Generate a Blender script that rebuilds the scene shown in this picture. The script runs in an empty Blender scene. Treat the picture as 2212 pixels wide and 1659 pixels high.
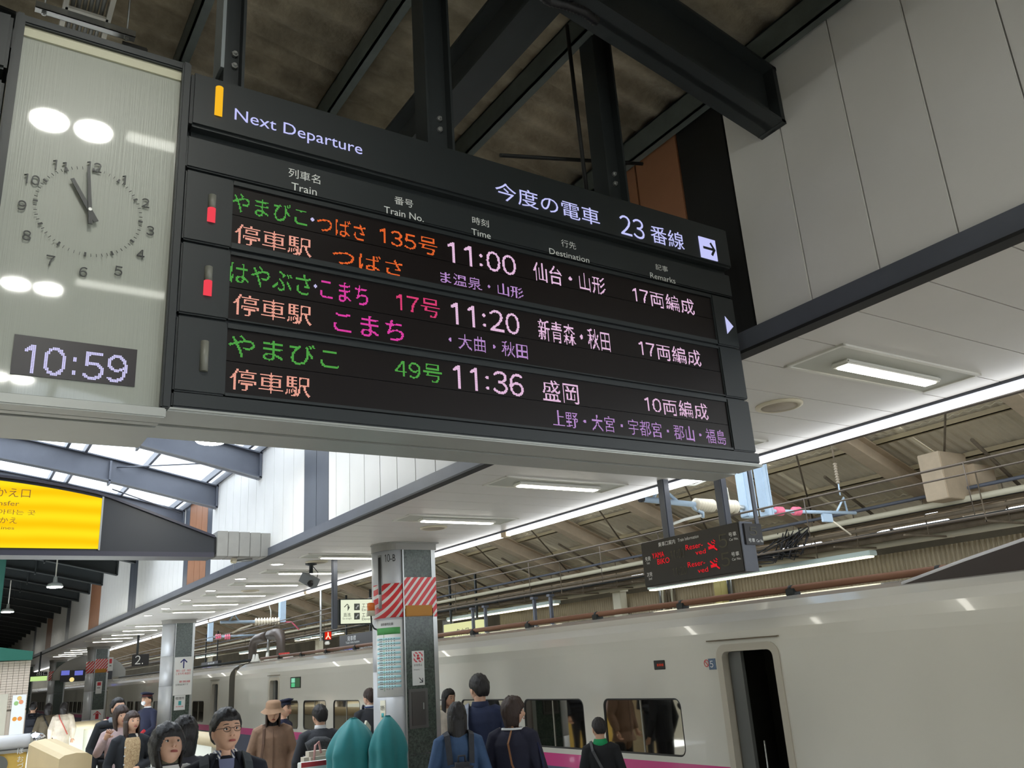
import bpy, bmesh, math, random
import numpy as np
from mathutils import Vector, Matrix, Euler, noise
random.seed(7)
SC = bpy.context.scene
COL = SC.collection
PI = math.pi
# ---------------------------------------------------------------- camera
YAW, PITCH, ROLL, FPX = 0.58994926, 0.31477647, -0.06712868, 1848.504
CAMZ = 1.9
_cy, _sy = math.cos(YAW), math.sin(YAW)
_F = Vector((_sy*math.cos(PITCH), _cy*math.cos(PITCH), math.sin(PITCH)))
_r = Vector((_cy, -_sy, 0)); _u = _r.cross(_F)
_R = _r*math.cos(ROLL) + _u*math.sin(ROLL)
_U = -_r*math.sin(ROLL) + _u*math.cos(ROLL)
cam = bpy.data.cameras.new('camera'); camo = bpy.data.objects.new('camera', cam); COL.objects.link(camo)
M3 = Matrix((_R, _U, -_F)).transposed()
camo.matrix_world = Matrix.Translation((0, 0, CAMZ)) @ M3.to_4x4()
cam.sensor_width = 36; cam.lens = FPX/2212*36; cam.clip_start = .05; cam.clip_end = 400
SC.camera = camo
def at(px, py, ax, v):
    """point of the place seen at a pixel of the 2212x1659 frame, on the plane coordinate[ax] = v"""
    d = _R*((px-1106)/FPX) - _U*((py-829.5)/FPX) + _F
    o = Vector((0, 0, CAMZ)); return o + d*((v-o[ax])/d[ax])
def dep(px, py, d):
    return Vector((0, 0, CAMZ)) + (_R*((px-1106)/FPX) - _U*((py-829.5)/FPX) + _F)*d
# ---------------------------------------------------------------- world, exposure
W = bpy.data.worlds.new('World'); SC.world = W; W.use_nodes = True
bg = W.node_tree.nodes['Background']; bg.inputs[0].default_value = (.86, .93, 1, 1); bg.inputs[1].default_value = 4.6
SC.view_settings.view_transform = 'Standard'; SC.view_settings.look = 'None'
SC.view_settings.exposure = 0.0; SC.view_settings.gamma = 1; SC.view_settings.use_curve_mapping = False
SC.cycles.max_bounces = 7; SC.cycles.diffuse_bounces = 4; SC.cycles.glossy_bounces = 4
SC.cycles.transparent_max_bounces = 8; SC.cycles.sample_clamp_indirect = 6; SC.cycles.caustics_reflective = False; SC.cycles.caustics_refractive = False
SC.cycles.use_denoising = True
# ---------------------------------------------------------------- materials
def lin(c): 
    c = c/255
    return c/12.92 if c <= .04045 else ((c+.055)/1.055)**2.4
def rgb(*c): return tuple(lin(x) for x in c)+(1,)
_mats = {}
def mat(name, c, rough=.5, metal=0, noise=0, scale=6, bump=0, bscale=60, emit=0, spec=.5, coat=0, alpha=1, stretch=(1, 1, 1), sheen=0, c2=None):
    if name in _mats: return _mats[name]
    m = bpy.data.materials.new(name); m.use_nodes = True; nt = m.node_tree; b = nt.nodes['Principled BSDF']
    col = rgb(*c); b.inputs['Base Color'].default_value = col
    b.inputs['Roughness'].default_value = rough; b.inputs['Metallic'].default_value = metal
    b.inputs['Specular IOR Level'].default_value = spec
    if coat: b.inputs['Coat Weight'].default_value = coat; b.inputs['Coat Roughness'].default_value = .04
    if alpha < 1: b.inputs['Alpha'].default_value = alpha
    if sheen: b.inputs['Sheen Weight'].default_value = sheen
    if emit:
        b.inputs['Emission Color'].default_value = col; b.inputs['Emission Strength'].default_value = emit
    if noise or bump:
        tc = nt.nodes.new('ShaderNodeTexCoord'); mp = nt.nodes.new('ShaderNodeMapping'); mp.inputs['Scale'].default_value = stretch
        nt.links.new(tc.outputs['Object'], mp.inputs[0])
    if noise:
        n = nt.nodes.new('ShaderNodeTexNoise'); n.inputs['Scale'].default_value = scale; n.inputs['Detail'].default_value = 6; n.inputs['Roughness'].default_value = .65
        nt.links.new(mp.outputs[0], n.inputs[0])
        r = nt.nodes.new('ShaderNodeValToRGB'); nt.links.new(n.outputs[0], r.inputs[0])
        r.color_ramp.elements[0].position = .3; r.color_ramp.elements[1].position = .7
        a = rgb(*c2) if c2 else tuple(x*(1-noise) for x in col[:3])+(1,)
        r.color_ramp.elements[0].color = a
        r.color_ramp.elements[1].color = col if c2 else tuple(min(1, x*(1+noise*.6)) for x in col[:3])+(1,)
        nt.links.new(r.outputs[0], b.inputs['Base Color'])
    if bump:
        n2 = nt.nodes.new('ShaderNodeTexNoise'); n2.inputs['Scale'].default_value = bscale; n2.inputs['Detail'].default_value = 4
        nt.links.new(mp.outputs[0], n2.inputs[0]); bp = nt.nodes.new('ShaderNodeBump'); bp.inputs['Strength'].default_value = bump; bp.inputs['Distance'].default_value = .01
        nt.links.new(n2.outputs[0], bp.inputs['Height']); nt.links.new(bp.outputs[0], b.inputs['Normal'])
    _mats[name] = m; return m
def glow(name, c, s):
    if name in _mats: return _mats[name]
    m = bpy.data.materials.new(name); m.use_nodes = True; nt = m.node_tree
    nt.nodes.remove(nt.nodes['Principled BSDF']); e = nt.nodes.new('ShaderNodeEmission')
    e.inputs[0].default_value = rgb(*c); e.inputs[1].default_value = s
    nt.links.new(e.outputs[0], nt.nodes['Material Output'].inputs[0]); _mats[name] = m; return m
def stripes(name, ca, cb, angle, freq, duty=.5, axes='XZ', rough=.4):
    """printed diagonal hazard stripes; object coordinates"""
    m = bpy.data.materials.new(name); m.use_nodes = True; nt = m.node_tree; b = nt.nodes['Principled BSDF']; b.inputs['Roughness'].default_value = rough
    tc = nt.nodes.new('ShaderNodeTexCoord'); sp = nt.nodes.new('ShaderNodeSeparateXYZ'); nt.links.new(tc.outputs['Object'], sp.inputs[0])
    def mth(op, x, y=None):
        n = nt.nodes.new('ShaderNodeMath'); n.operation = op
        for i, v in enumerate((x, y)):
            if v is None: continue
            if isinstance(v, (int, float)): n.inputs[i].default_value = v
            else: nt.links.new(v, n.inputs[i])
        return n.outputs[0]
    s = None
    for a_, k in zip(axes, (math.cos(angle), math.sin(angle))):
        t = mth('MULTIPLY', sp.outputs[a_], k*freq); s = t if s is None else mth('ADD', s, t)
    f = mth('LESS_THAN', mth('FRACT', mth('ADD', s, 100)), duty)
    mx = nt.nodes.new('ShaderNodeMix'); mx.data_type = 'RGBA'; nt.links.new(f, mx.inputs['Factor'])
    mx.inputs['A'].default_value = rgb(*cb); mx.inputs['B'].default_value = rgb(*ca)
    nt.links.new(mx.outputs['Result'], b.inputs['Base Color']); _mats[name] = m; return m
# ---------------------------------------------------------------- mesh helpers
class MB:
    def __init__(s): s.v = []; s.f = []; s.m = []; s.sm = []
    def add(s, V, F, mi=0, smooth=False):
        o = len(s.v); s.v += [tuple(v) for v in V]
        for f in F: s.f.append([i+o for i in f]); s.m.append(mi); s.sm.append(smooth)
        return s
    def box(s, a, b, mi=0, rot=None, piv=None):
        x0, y0, z0 = a; x1, y1, z1 = b
        V = [Vector(p) for p in ((x0,y0,z0),(x1,y0,z0),(x1,y1,z0),(x0,y1,z0),(x0,y0,z1),(x1,y0,z1),(x1,y1,z1),(x0,y1,z1))]
        if rot is not None:
            p = Vector(piv) if piv else sum(V, Vector())/8; V = [rot @ (v-p)+p for v in V]
        return s.add(V, [(0,3,2,1),(4,5,6,7),(0,1,5,4),(1,2,6,5),(2,3,7,6),(3,0,4,7)], mi)
    def bbox(s, a, b, r=.01, mi=0):
        """box with all edges chamfered"""
        bm = bmesh.new(); bmesh.ops.create_cube(bm, size=1)
        c = [(a[i]+b[i])/2 for i in range(3)]; d = [abs(b[i]-a[i]) for i in range(3)]
        for v in bm.verts: v.co = Vector((c[0]+v.co.x*d[0], c[1]+v.co.y*d[1], c[2]+v.co.z*d[2]))
        bmesh.ops.bevel(bm, geom=bm.edges[:], offset=min(r, min(d)*.45), segments=2, affect='EDGES')
        bm.verts.index_update(); s.add([v.co for v in bm.verts], [[v.index for v in f.verts] for f in bm.faces], mi); bm.free(); return s
    def prism(s, P, O, U, V, N, t, mi=0):
        """polygon P (2D, in axes U,V about O) pushed t along N"""
        O = Vector(O); U = Vector(U); V = Vector(V); N = Vector(N); n = len(P)
        A = [O+U*p[0]+V*p[1] for p in P]; B = [q+N*t for q in A]
        return s.add(A+B, [list(range(n))[::-1], [i+n for i in range(n)]]+[(i, (i+1) % n, n+(i+1) % n, n+i) for i in range(n)], mi)
    def tube(s, pts, r, n=8, mi=0, cap=True, smooth=True):
        pts = [Vector(p) for p in pts]; rr = r if isinstance(r, (list, tuple)) else [r]*len(pts)
        V = []; up = None
        for i, p in enumerate(pts):
            d = (pts[min(i+1, len(pts)-1)]-pts[max(i-1, 0)]); d = d.normalized() if d.length > 1e-9 else Vector((0, 0, 1))
            if up is None: up = Vector((0, 0, 1)) if abs(d.z) < .9 else Vector((1, 0, 0))
            a = (up - d*up.dot(d)); a = a.normalized() if a.length > 1e-6 else d.orthogonal().normalized()
            up = a; b = d.cross(a)
            V += [p+a*rr[i]*math.cos(2*PI*k/n)+b*rr[i]*math.sin(2*PI*k/n) for k in range(n)]
        F = [(i*n+k, i*n+(k+1) % n, (i+1)*n+(k+1) % n, (i+1)*n+k) for i in range(len(pts)-1) for k in range(n)]
        s.add(V, F, mi, smooth)
        if cap:
            o = len(s.v)-len(V)
            s.f += [[o+k for k in range(n)][::-1], [o+(len(pts)-1)*n+k for k in range(n)]]; s.m += [mi]*2; s.sm += [False]*2
        return s
    def lathe(s, prof, c, axis=(0, 0, 1), n=20, mi=0, smooth=True):
        ax = Vector(axis).normalized(); a = ax.orthogonal().normalized(); b = ax.cross(a); c = Vector(c)
        V = [c+ax*h+(a*math.cos(2*PI*k/n)+b*math.sin(2*PI*k/n))*r for r, h in prof for k in range(n)]
        F = [(i*n+k, i*n+(k+1) % n, (i+1)*n+(k+1) % n, (i+1)*n+k) for i in range(len(prof)-1) for k in range(n)]
        s.add(V, F, mi, smooth); o = len(s.v)-len(V)
        s.f += [[o+k for k in range(n)][::-1], [o+(len(prof)-1)*n+k for k in range(n)]]; s.m += [mi]*2; s.sm += [False]*2
        return s
    def quad(s, a, b, c, d, mi=0): return s.add([a, b, c, d], [(0, 1, 2, 3)], mi)
    def mesh(s, name, mats):
        me = bpy.data.meshes.new(name); me.from_pydata(s.v, [], s.f)
        for m in (mats if isinstance(mats, (list, tuple)) else [mats]): me.materials.append(m)
        me.polygons.foreach_set('material_index', s.m); me.polygons.foreach_set('use_smooth', s.sm); me.update(); return me
    def build(s, name, mats, parent=None, label=None, cat=None, group=None, kind=None):
        return link(name, s.mesh(name, mats), parent, label, cat, group, kind)
def tag(o, label=None, cat=None, group=None, kind=None):
    for k, v in (('label', label), ('category', cat), ('group', group), ('kind', kind)):
        if v: o[k] = v
    return o
def link(name, me, parent=None, label=None, cat=None, group=None, kind=None):
    o = bpy.data.objects.new(name, me); COL.objects.link(o)
    if parent: 
        o.parent = parent; o.matrix_parent_inverse = parent_inv(parent)
    return tag(o, label, cat, group, kind)
def parent_inv(p):      # meshes are authored in world coordinates under an unrotated top-level empty
    return Matrix.Translation(-p.location) if p.parent is None else Matrix()
def thing(name, label, cat, loc=(0, 0, 0), group=None, rz=0):
    o = bpy.data.objects.new(name, None); COL.objects.link(o); o.location = loc; o.rotation_euler = (0, 0, rz); o.empty_display_size = .1
    return tag(o, label, cat, group)
def local(name, me, parent, loc=(0, 0, 0), rot=(0, 0, 0), **k):
    """child whose mesh is given in the parent's own coordinates"""
    o = bpy.data.objects.new(name, me); COL.objects.link(o); o.parent = parent; o.location = loc; o.rotation_euler = rot
    return tag(o, **k)
def dup(root, loc, label=None, rz=None, group=None):
    r = root.copy(); COL.objects.link(r); r.location = loc
    if rz is not None: r.rotation_euler = (0, 0, rz)
    if label: r['label'] = label
    if group: r['group'] = group
    for ch in list(root.children):
        c = ch.copy(); COL.objects.link(c); mi = ch.matrix_parent_inverse.copy(); c.parent = r; c.matrix_parent_inverse = mi
        for g in ch.children:
            d = g.copy(); COL.objects.link(d); d.parent = c
    return r
def struct(name, mb, m, parent=None):
    o = mb.build(name, m, parent)
    if parent is None: o['kind'] = 'structure'
    return o
# ---------------------------------------------------------------- lettering (built-in font)
STR = ['やまびこ','・','つばさ','135号','11:00','仙台・山形','17両編成','停車駅','ま温泉・山形','はやぶさ','こまち','17号','11:20','新青森・秋田',
 '・大曲・秋田','49号','11:36','盛岡','10両編成','上野・大宮・宇都宮・郡山・福島','10:59','Next Departure','今度の電車','23','番線','列車名','Train','番号','Train No.',
 '時刻','Time','行先','Destination','記事','Remarks','1','2','3','4','5','6','7','8','9','10','11','12','かえ口','nsfer','갈아타는 곳','かえ','Lines','10-B','乗車口案内',
 'Train Information','先発','1st','次発','2nd','YAMA','BIKO','Reser-','ved','号車','Car No.','2.','エスカ','エレベ','Escalator','Elevator','直進','Go straight','時刻表','ほ','お','づ',
 '名古屋','喫煙所','非常停止','発車標','11:03','JR','新幹線','↑','→','東海道','こまち号 秋田行','全車指定席です','のりかえ','Emergency','のりかえ口','Transfer','JR Lines','ここから','東北・山形・秋田','新幹線時刻表','駅弁','23','5','11:20','北','のりば','出口']
TXT = {}; RAW = {}
FW = {str(i): chr(0xFF10+i) for i in range(10)}
def _prep():
    obs = []
    for s in dict.fromkeys(STR+[c for q in STR for c in q if any(d.isdigit() for d in q) and not c.isdigit()]+list(FW.values())):
        cu = bpy.data.curves.new('t', 'FONT'); cu.body = s; cu.resolution_u = 3; o = bpy.data.objects.new('t', cu); COL.objects.link(o); obs.append((s, o))
    bpy.context.view_layer.update(); dg = bpy.context.evaluated_depsgraph_get()
    for s, o in obs:
        me = o.evaluated_get(dg).to_mesh(); me.calc_loop_triangles()
        v = np.array([p.co[:2] for p in me.vertices]) if len(me.vertices) else np.zeros((3, 2))
        t = np.array([q.vertices[:] for q in me.loop_triangles]) if len(me.loop_triangles) else np.zeros((1, 3), int)
        mn = v.min(0); sz = np.maximum(v.max(0)-mn, 1e-4); TXT[s] = ((v-mn)/sz, t, sz); RAW[s] = (v, t)
    for s, o in obs:
        d = o.data; bpy.data.objects.remove(o); bpy.data.curves.remove(d)
_prep()
RAW['\uff11'] = (np.array([(.20, 0), (.29, 0), (.29, .735), (.20, .735), (.20, .60), (.20, .70), (.04, .62), (.04, .54)], float), np.array([(0, 1, 2), (0, 2, 3), (3, 4, 7), (3, 7, 6)]))
for _s in STR:      # numbers set from the wide digits of the same face as the Japanese text
    if any(c.isdigit() for c in _s) and not any(c in _s for c in 'stnd'):
        V_, T_, x_ = [], [], 0.
        for c in _s:
            v, t = RAW[FW.get(c, c)]; adv = .60 if c.isdigit() else (.34 if c in ':-.' else (.66 if c < 'z' else 1.0)); w0, w1 = v[:, 0].min(), v[:, 0].max()
            sc = min(1, adv*.88/(w1-w0)); off = x_+(adv-(w1-w0)*sc)/2
            q = v.copy(); q[:, 0] = (q[:, 0]-w0)*(1 if c == '1' else sc)+off
            if c == ':': q[:, 1] += .08
            T_.append(t+sum(len(a) for a in V_)); V_.append(q); x_ += adv
        v = np.concatenate(V_); t = np.concatenate(T_); mn = v.min(0); sz = v.max(0)-mn; TXT[_s] = ((v-mn)/sz, t, sz)
def letters(s, m, parent, O, U, V, w, h, name='lettering', N=None, mir=False, **k):
    """flat print filling the w x h rectangle from corner O along U and V"""
    v, t, _ = TXT[s]; O = Vector(O); U = Vector(U); V = Vector(V)
    me = bpy.data.meshes.new(name); me.from_pydata([tuple(O+U*(a*w)+V*(b*h)) for a, b in v], [], [list(map(int, q)) for q in t]); me.materials.append(m)
    return link(name, me, parent, **k)
def led(s, m, parent, x0, z0, x1, z1, y, pitch, name='led_text', thin=False, lit=.84, bold=0):
    """characters made of separate lit dots on a facing plane y"""
    v, t, _ = TXT[s]; w, h = x1-x0, z1-z0
    nx = max(2, round(w/pitch)); nz = max(2, round(h/pitch)); g = np.zeros((nx, nz), bool)
    sub = 3 if not thin else 1
    cnt = np.zeros((nx*sub, nz*sub), bool)
    gx = (np.arange(nx*sub)+.5)/(nx*sub); gz = (np.arange(nz*sub)+.5)/(nz*sub)
    for tr in t:
        p = v[tr]; lo = p.min(0); hi = p.max(0)
        i0, i1 = np.searchsorted(gx, lo[0]), np.searchsorted(gx, hi[0]); j0, j1 = np.searchsorted(gz, lo[1]), np.searchsorted(gz, hi[1])
        if i1 <= i0 or j1 <= j0: continue
        X, Z = np.meshgrid(gx[i0:i1], gz[j0:j1], indexing='ij')
        d = [(p[(k+1) % 3][0]-p[k][0])*(Z-p[k][1])-(p[(k+1) % 3][1]-p[k][1])*(X-p[k][0]) for k in range(3)]
        cnt[i0:i1, j0:j1] |= ((d[0] >= 0) & (d[1] >= 0) & (d[2] >= 0)) | ((d[0] <= 0) & (d[1] <= 0) & (d[2] <= 0))
    g = cnt.reshape(nx, sub, nz, sub).sum((1, 3)) >= (4 if not thin else 1)
    px, pz = w/nx, h/nz; hx, hz = px*lit/2, pz*lit/2; V = []; F = []
    for i, j in zip(*np.nonzero(g)):
        cx, cz = x0+(i+.5)*px, z0+(j+.5)*pz; o = len(V)
        V += [(cx-hx, y, cz-hz), (cx+hx, y, cz-hz), (cx+hx, y, cz+hz), (cx-hx, y, cz+hz)]; F.append((o, o+1, o+2, o+3))
    me = bpy.data.meshes.new(name); me.from_pydata(V, [], F); me.materials.append(m); return link(name, me, parent, kind='stuff')
# ---------------------------------------------------------------- palette
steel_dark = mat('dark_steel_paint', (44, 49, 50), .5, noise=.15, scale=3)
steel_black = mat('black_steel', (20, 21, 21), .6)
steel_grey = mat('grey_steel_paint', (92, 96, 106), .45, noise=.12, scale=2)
white_panel = mat('white_wall_panel', (232, 231, 228), .45, noise=.03, scale=2)
grey_panel = mat('grey_wall_panel', (84, 89, 99), .4, noise=.08, scale=2)
brown_panel = mat('brown_wall_panel', (158, 110, 80), .55, noise=.12, scale=2)
ceil_panel = mat('ceiling_panel', (214, 210, 203), .4, noise=.03, scale=2)
alu = mat('brushed_aluminium', (178, 180, 178), .32, .7)
concrete = mat('roof_slate', (190, 178, 154), .9, noise=.38, scale=3.2, bump=.4, bscale=25, c2=(128, 118, 100))
beige = mat('beige_steel', (190, 172, 146), .6, noise=.18, scale=2)
beige_sheet = mat('beige_sheet', (226, 216, 192), .6, noise=.12, scale=1.5)
taupe = mat('taupe_sheet', (138, 128, 108), .7, noise=.15, scale=1.5)
rust = mat('dusty_steel', (112, 100, 82), .75, noise=.3, scale=4)
tube_lamp = glow('fluorescent_white', (255, 252, 240), 16)
strip_lamp = glow('strip_white', (250, 252, 255), 5)
down_lamp = glow('downlight_white', (255, 250, 252), 9)
offwhite = mat('off_white_metal', (222, 220, 210), .4)
black_plastic = mat('black_plastic', (24, 24, 26), .4)
paper = mat('white_paper', (236, 238, 236), .6)
ink = mat('black_ink', (40, 42, 44), .6)
red_ink = mat('red_ink', (214, 60, 70), .6)
teal_ink = mat('teal_ink', (70, 175, 180), .6)
# ================================================================ THE SETTING
CZ = 3.52          # low platform ceiling
WX = 3.72          # clad wall above the inner ceiling edge
def roofz(x): return 5.30+.185*(WX-x) if x > -.35 else 5.30+.185*(WX+.35+.35+x)
# floor in three pieces round the stair opening
fl = MB(); fl.box((-6, -14, -.3), (6.02, 14.7, 0)); fl.box((3.95, 14.7, -.3), (6.02, 112, 0)); fl.box((-6, 27.6, -.3), (3.95, 112, 0))
struct('floor', fl, mat('platform_floor', (190, 186, 178), .45, noise=.1, scale=3))
tr = MB(); tr.box((6.02, -14, -1.6), (20, 112, -1.25)); struct('floor_trackbed', tr, mat('ballast', (112, 104, 96), .95, noise=.4, scale=12))
# wall on the right of the tall hall: planks over a dark backing
kinds = []
def wallkind(y):
    for a, b, k in ((3.0, 3.4, 2), (3.4, 4.45, 1), (4.45, 4.85, 2), (9.6, 10.45, 3), (15.0, 15.32, 3), (15.32, 16.65, 1), (16.65, 17.0, 3), (21.6, 22.6, 3), (27, 29, 1), (33.6, 34.6, 3), (39, 41, 1), (45.5, 46.5, 3)):
        if a <= y < b: return k
    return 0
bk = MB(); bk.box((WX+.02, -14, CZ+.04), (WX+.1, 112, 5.6)); wall = struct('wall_right', bk, black_plastic)
wm = [white_panel, brown_panel, steel_black, grey_panel]
edges = [-6.0]; 
brk = sorted({e for t_ in ((3.0, 3.4), (3.4, 4.45), (4.45, 4.85), (9.6, 10.45), (15.0, 15.32), (15.32, 16.65), (16.65, 17.0), (21.6, 22.6), (27, 29), (33.6, 34.6), (39, 41), (45.5, 46.5)) for e in t_})
y = -6.0; ys = [y]
while y < 74:
    ny = y+.41
    nb = [e for e in brk if y+.06 < e <= ny+.12]
    y = nb[0] if nb else ny; ys.append(y)
pm = {}
for y0, y1 in zip(ys, ys[1:]):
    k = wallkind((y0+y1)/2); key = (k, round(y1-y0, 3))
    if key not in pm: pm[key] = MB().bbox((-.03, .0035, CZ+.10), (0, y1-y0-.0035, 5.5), .004).mesh('plank', wm[k])
    o = link('plank', pm[key], wall); o.location = (WX+.012, y0, 0)
tb = MB(); tb.box((WX-.05, -14, CZ-.012), (WX+.03, 112, CZ+.10)); tb.box((WX-.062, -14, CZ-.03), (WX+.03, 112, CZ-.012), 1)
struct('trim_1', tb, [steel_grey, steel_black])
# low ceiling over the platform edge: boards across, one by one near, backing above
cb = MB(); cb.box((WX+.02, -14, CZ+.03), (5.93, 112, CZ+.08)); ceiling = struct('ceiling', cb, mat('ceiling_backing', (70, 68, 66), .8))
bm_ = MB().box((WX-.0, .004, CZ), (5.92, .396, CZ+.028)).mesh('ceiling_board', ceil_panel)
for k in range(-10, 72):
    o = link('ceiling_board', bm_, ceiling); o.location = (0, 2.035+.4*k, 0)
far = MB()
for k in range(72, 272): far.box((WX, 2.035+.4*k, CZ), (5.92, 2.035+.4*k+.392, CZ+.028))
far.build('far_ceiling_boards', ceil_panel, ceiling, kind='stuff')
fa = MB(); fa.box((5.93, -14, CZ-.02), (5.955, 112, CZ+.34)); fa.box((3.8, -14, CZ+.36), (6.85, 112, CZ+.42)); struct('trim_2', fa, steel_grey)  # wide slab: unseen eave added to cut sky light on the train roof
# continuous lamp along the outer edge
t = thing('edge_light', 'long white fluorescent strip running along the outer edge of the low ceiling', 'light', (5.98, 0, CZ))
y = -9.0; i = 0
while y < 90:
    L = 3.55
    MB().bbox((5.935, y, CZ-.075), (6.0, y+L, CZ-.022), .012).build('light_tube', strip_lamp, t)
    if i % 2 == 0: MB().box((5.93, y+L, CZ-.08), (6.005, y+L+.12, CZ-.02)).build('joint_cover', mat('aged_cream_metal', (226, 206, 176), .5, noise=.15, scale=9), t)
    y += L+.12; i += 1
# hall roof: rafters, purlins, slate sheets and the skylight
RC = -.35
def rafter(y, gr):
    b = MB(); h = .38; n = 10
    for sgn in (1, -1):
        P = []
        xs = [RC+(3.7-RC)*i/n for i in range(n+1)]
        low = [(sgn*(x-RC), 4.70+.185*(3.7-x)+.05*math.sin(PI*(3.7-x)/(3.7-RC))) for x in xs]
        P = low+[(p[0], p[1]+h) for p in low[::-1]]
        b.prism(P if sgn > 0 else P, (RC, y-.02, 0), (1, 0, 0), (0, 0, 1), (0, 1, 0), .04)
        for off in (0, h-.02):
            Q = [(p[0], p[1]+off) for p in low]+[(p[0], p[1]+off+.02) for p in low[::-1]]
            b.prism(Q, (RC, y-.09, 0), (1, 0, 0), (0, 0, 1), (0, 1, 0), .18)
        for xx in (3.68, 2.0):
            z0 = 4.70+.185*(3.7-xx)
            b.box((RC+sgn*(xx-RC)-.015, y-.09, z0), (RC+sgn*(xx-RC)+.015, y+.09, z0+h))
    return b
rs = MB(); rs.box((-4.5, -14, 5.22), (-4.3, 112, 5.3)); roof = struct('ceiling_hall', rs, steel_black)
SKY0, SKY1 = 8.0, 19.4
for k in range(-6, 40):
    y = 2.65+2.42*k
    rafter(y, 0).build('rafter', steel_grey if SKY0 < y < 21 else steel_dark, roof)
for x in (3.64, 2.72, 1.8, .88, -.35, -1.6, -2.5, -3.4):
    for a, b_ in ((-14, SKY0), (SKY1, 112)):
        p = MB(); z = roofz(x)-.2
        p.box((x-.03, a, z), (x+.03, b_, z+.012)); p.box((x-.03, a, z), (x-.018, b_, z+.17)); p.box((x-.03, a, z+.16), (x+.03, b_, z+.172))
        p.build('purlin', mat('galvanised_purlin', (92, 100, 96), .6, noise=.2, scale=5), roof)
gi = MB(); gi.box((2.04, -14, 4.93), (2.22, SKY0+.2, 4.95)); gi.box((2.12, -14, 4.95), (2.14, SKY0+.2, 5.2)); gi.box((2.04, -14, 5.2), (2.22, SKY0+.2, 5.22)); gi.build('girder', steel_dark, roof)
def slate_sheet(y0, y1, x0, x1, lap=0):
    n = 28; V = []; F = []
    for s_ in (0, 1):
        x, z = (x0, roofz(x0)) if s_ == 0 else (x1, roofz(x1))
        for i in range(n+1):
            f = i/n; V.append((x, y0+(y1-y0)*f, z+.020*math.cos(2*PI*f*3.5)+lap))
    o = len(V)
    V += [(a, b, c+.02) for a, b, c in V]
    for i in range(n):
        F += [(i, i+1, n+2+i, n+1+i), (o+i+1, o+i, o+n+1+i, o+n+2+i)]
    F += [(i, o+i, o+i+1, i+1) for i in range(n)]+[(n+1+i, n+2+i, o+n+2+i, o+n+1+i) for i in range(n)]
    return MB().add(V, F, 0, True)
ky = 0; y = -5.93
while y < SKY0-.2 :
    y1 = min(y+.80, SKY0)
    for j, (a, b_) in enumerate(((WX+.05, 1.8), (1.8, -.35), (-.35, -2.5), (-2.5, -4.4))):
        slate_sheet(y+.008, y1-.008, a, b_, 0 if j % 2 == 0 else .012).build('roof_sheet', concrete, roof)
    y = y1
rt = MB()
for a, b_ in ((-6, SKY0), (SKY1, 112)):
    for x0, x1 in ((WX+.3, RC), (RC, -4.6)):
        z0, z1 = roofz(x0)+.05, roofz(x1)+.05
        rt.add([(x0, a, z0), (x1, a, z1), (x1, b_, z1), (x0, b_, z0), (x0, a, z0+.08), (x1, a, z1+.08), (x1, b_, z1+.08), (x0, b_, z0+.08)], [(0,1,2,3),(7,6,5,4),(0,4,5,1),(1,5,6,2),(2,6,7,3),(3,7,4,0)])
rt.build('roof_deck', mat('dark_deck', (30, 30, 28), .9), roof)
# skylight panes, one by one, in alu bars
glass = bpy.data.materials.new('skylight_glass'); glass.use_nodes = True; nt = glass.node_tree; nt.nodes.remove(nt.nodes['Principled BSDF'])
tl = nt.nodes.new('ShaderNodeBsdfTransparent'); tl.inputs[0].default_value = (.93, .96, 1, 1); di = nt.nodes.new('ShaderNodeBsdfTranslucent'); di.inputs[0].default_value = (.95, .97, 1, 1)
mx = nt.nodes.new('ShaderNodeMixShader'); mx.inputs[0].default_value = .35; nt.links.new(tl.outputs[0], mx.inputs[1]); nt.links.new(di.outputs[0], mx.inputs[2]); nt.links.new(mx.outputs[0], nt.nodes['Material Output'].inputs[0])
sx = [3.70, 3.52, 2.55, 1.62, 1.35, .45, -.35]; sx += [2*RC-x for x in sx[-2::-1]]
sy = [SKY0]+[2.65+2.42*k for k in range(3, 7)]+[SKY1]; sy = sorted({round(v, 3) for v in sy})
for x0, x1 in zip(sx, sx[1:]):
    for y0, y1 in list(zip(sy, sy[1:]))+[(-14, -9.45), (-9.45, -6)]:  # panes behind the viewer are added to light the board and hall
        MB().add([(x0-.02, y0, roofz(x0)-.1), (x1+.02, y0, roofz(x1)-.1), (x1+.02, y1, roofz(x1)-.1), (x0-.02, y1, roofz(x0)-.1)], [(0, 1, 2, 3)]).build('skylight_pane', glass, roof)
for x in sx:
    z = roofz(x)-.2
    MB().box((x-.022, SKY0, z), (x+.022, SKY1, z+.12)).build('glazing_bar', steel_grey, roof)
for x0, x1, y0, y1 in ((3.6, 2.1, 12.5, 14.7), (2.1, 3.6, 15.0, 17.0), (3.6, 2.1, 10.1, 12.3)):
    MB().tube([(x0, y0, 5.0), (x1, y1, 5.02+.185*(3.6-x1))], .012, 6).build('tie_rod', steel_grey, roof)
# left side of the hall
wl = MB(); wl.box((-4.5, -14, -.3), (-4.3, 112, 5.5)); struct('wall_left', wl, mat('far_left_wall', (190, 184, 168), .7, noise=.2, scale=1))
lp = MB(); lp.box((-1.35, -5, 0), (-1.2, 13.2, .78)); lp.box((-1.38, -5, .78), (-1.17, 13.2, .86)); struct('wall_added_parapet', lp, mat('added_parapet_cream', (222, 216, 196), .5))  # low wall added out of view for the train windows to mirror
wb = MB(); wb.box((-4.5, -14.2, -.3), (6, -14, 6)); struct('wall_back_added', wb, mat('added_back_wall', (120, 118, 112), .7))  # end wall added out of view to keep sky light off the board
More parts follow.
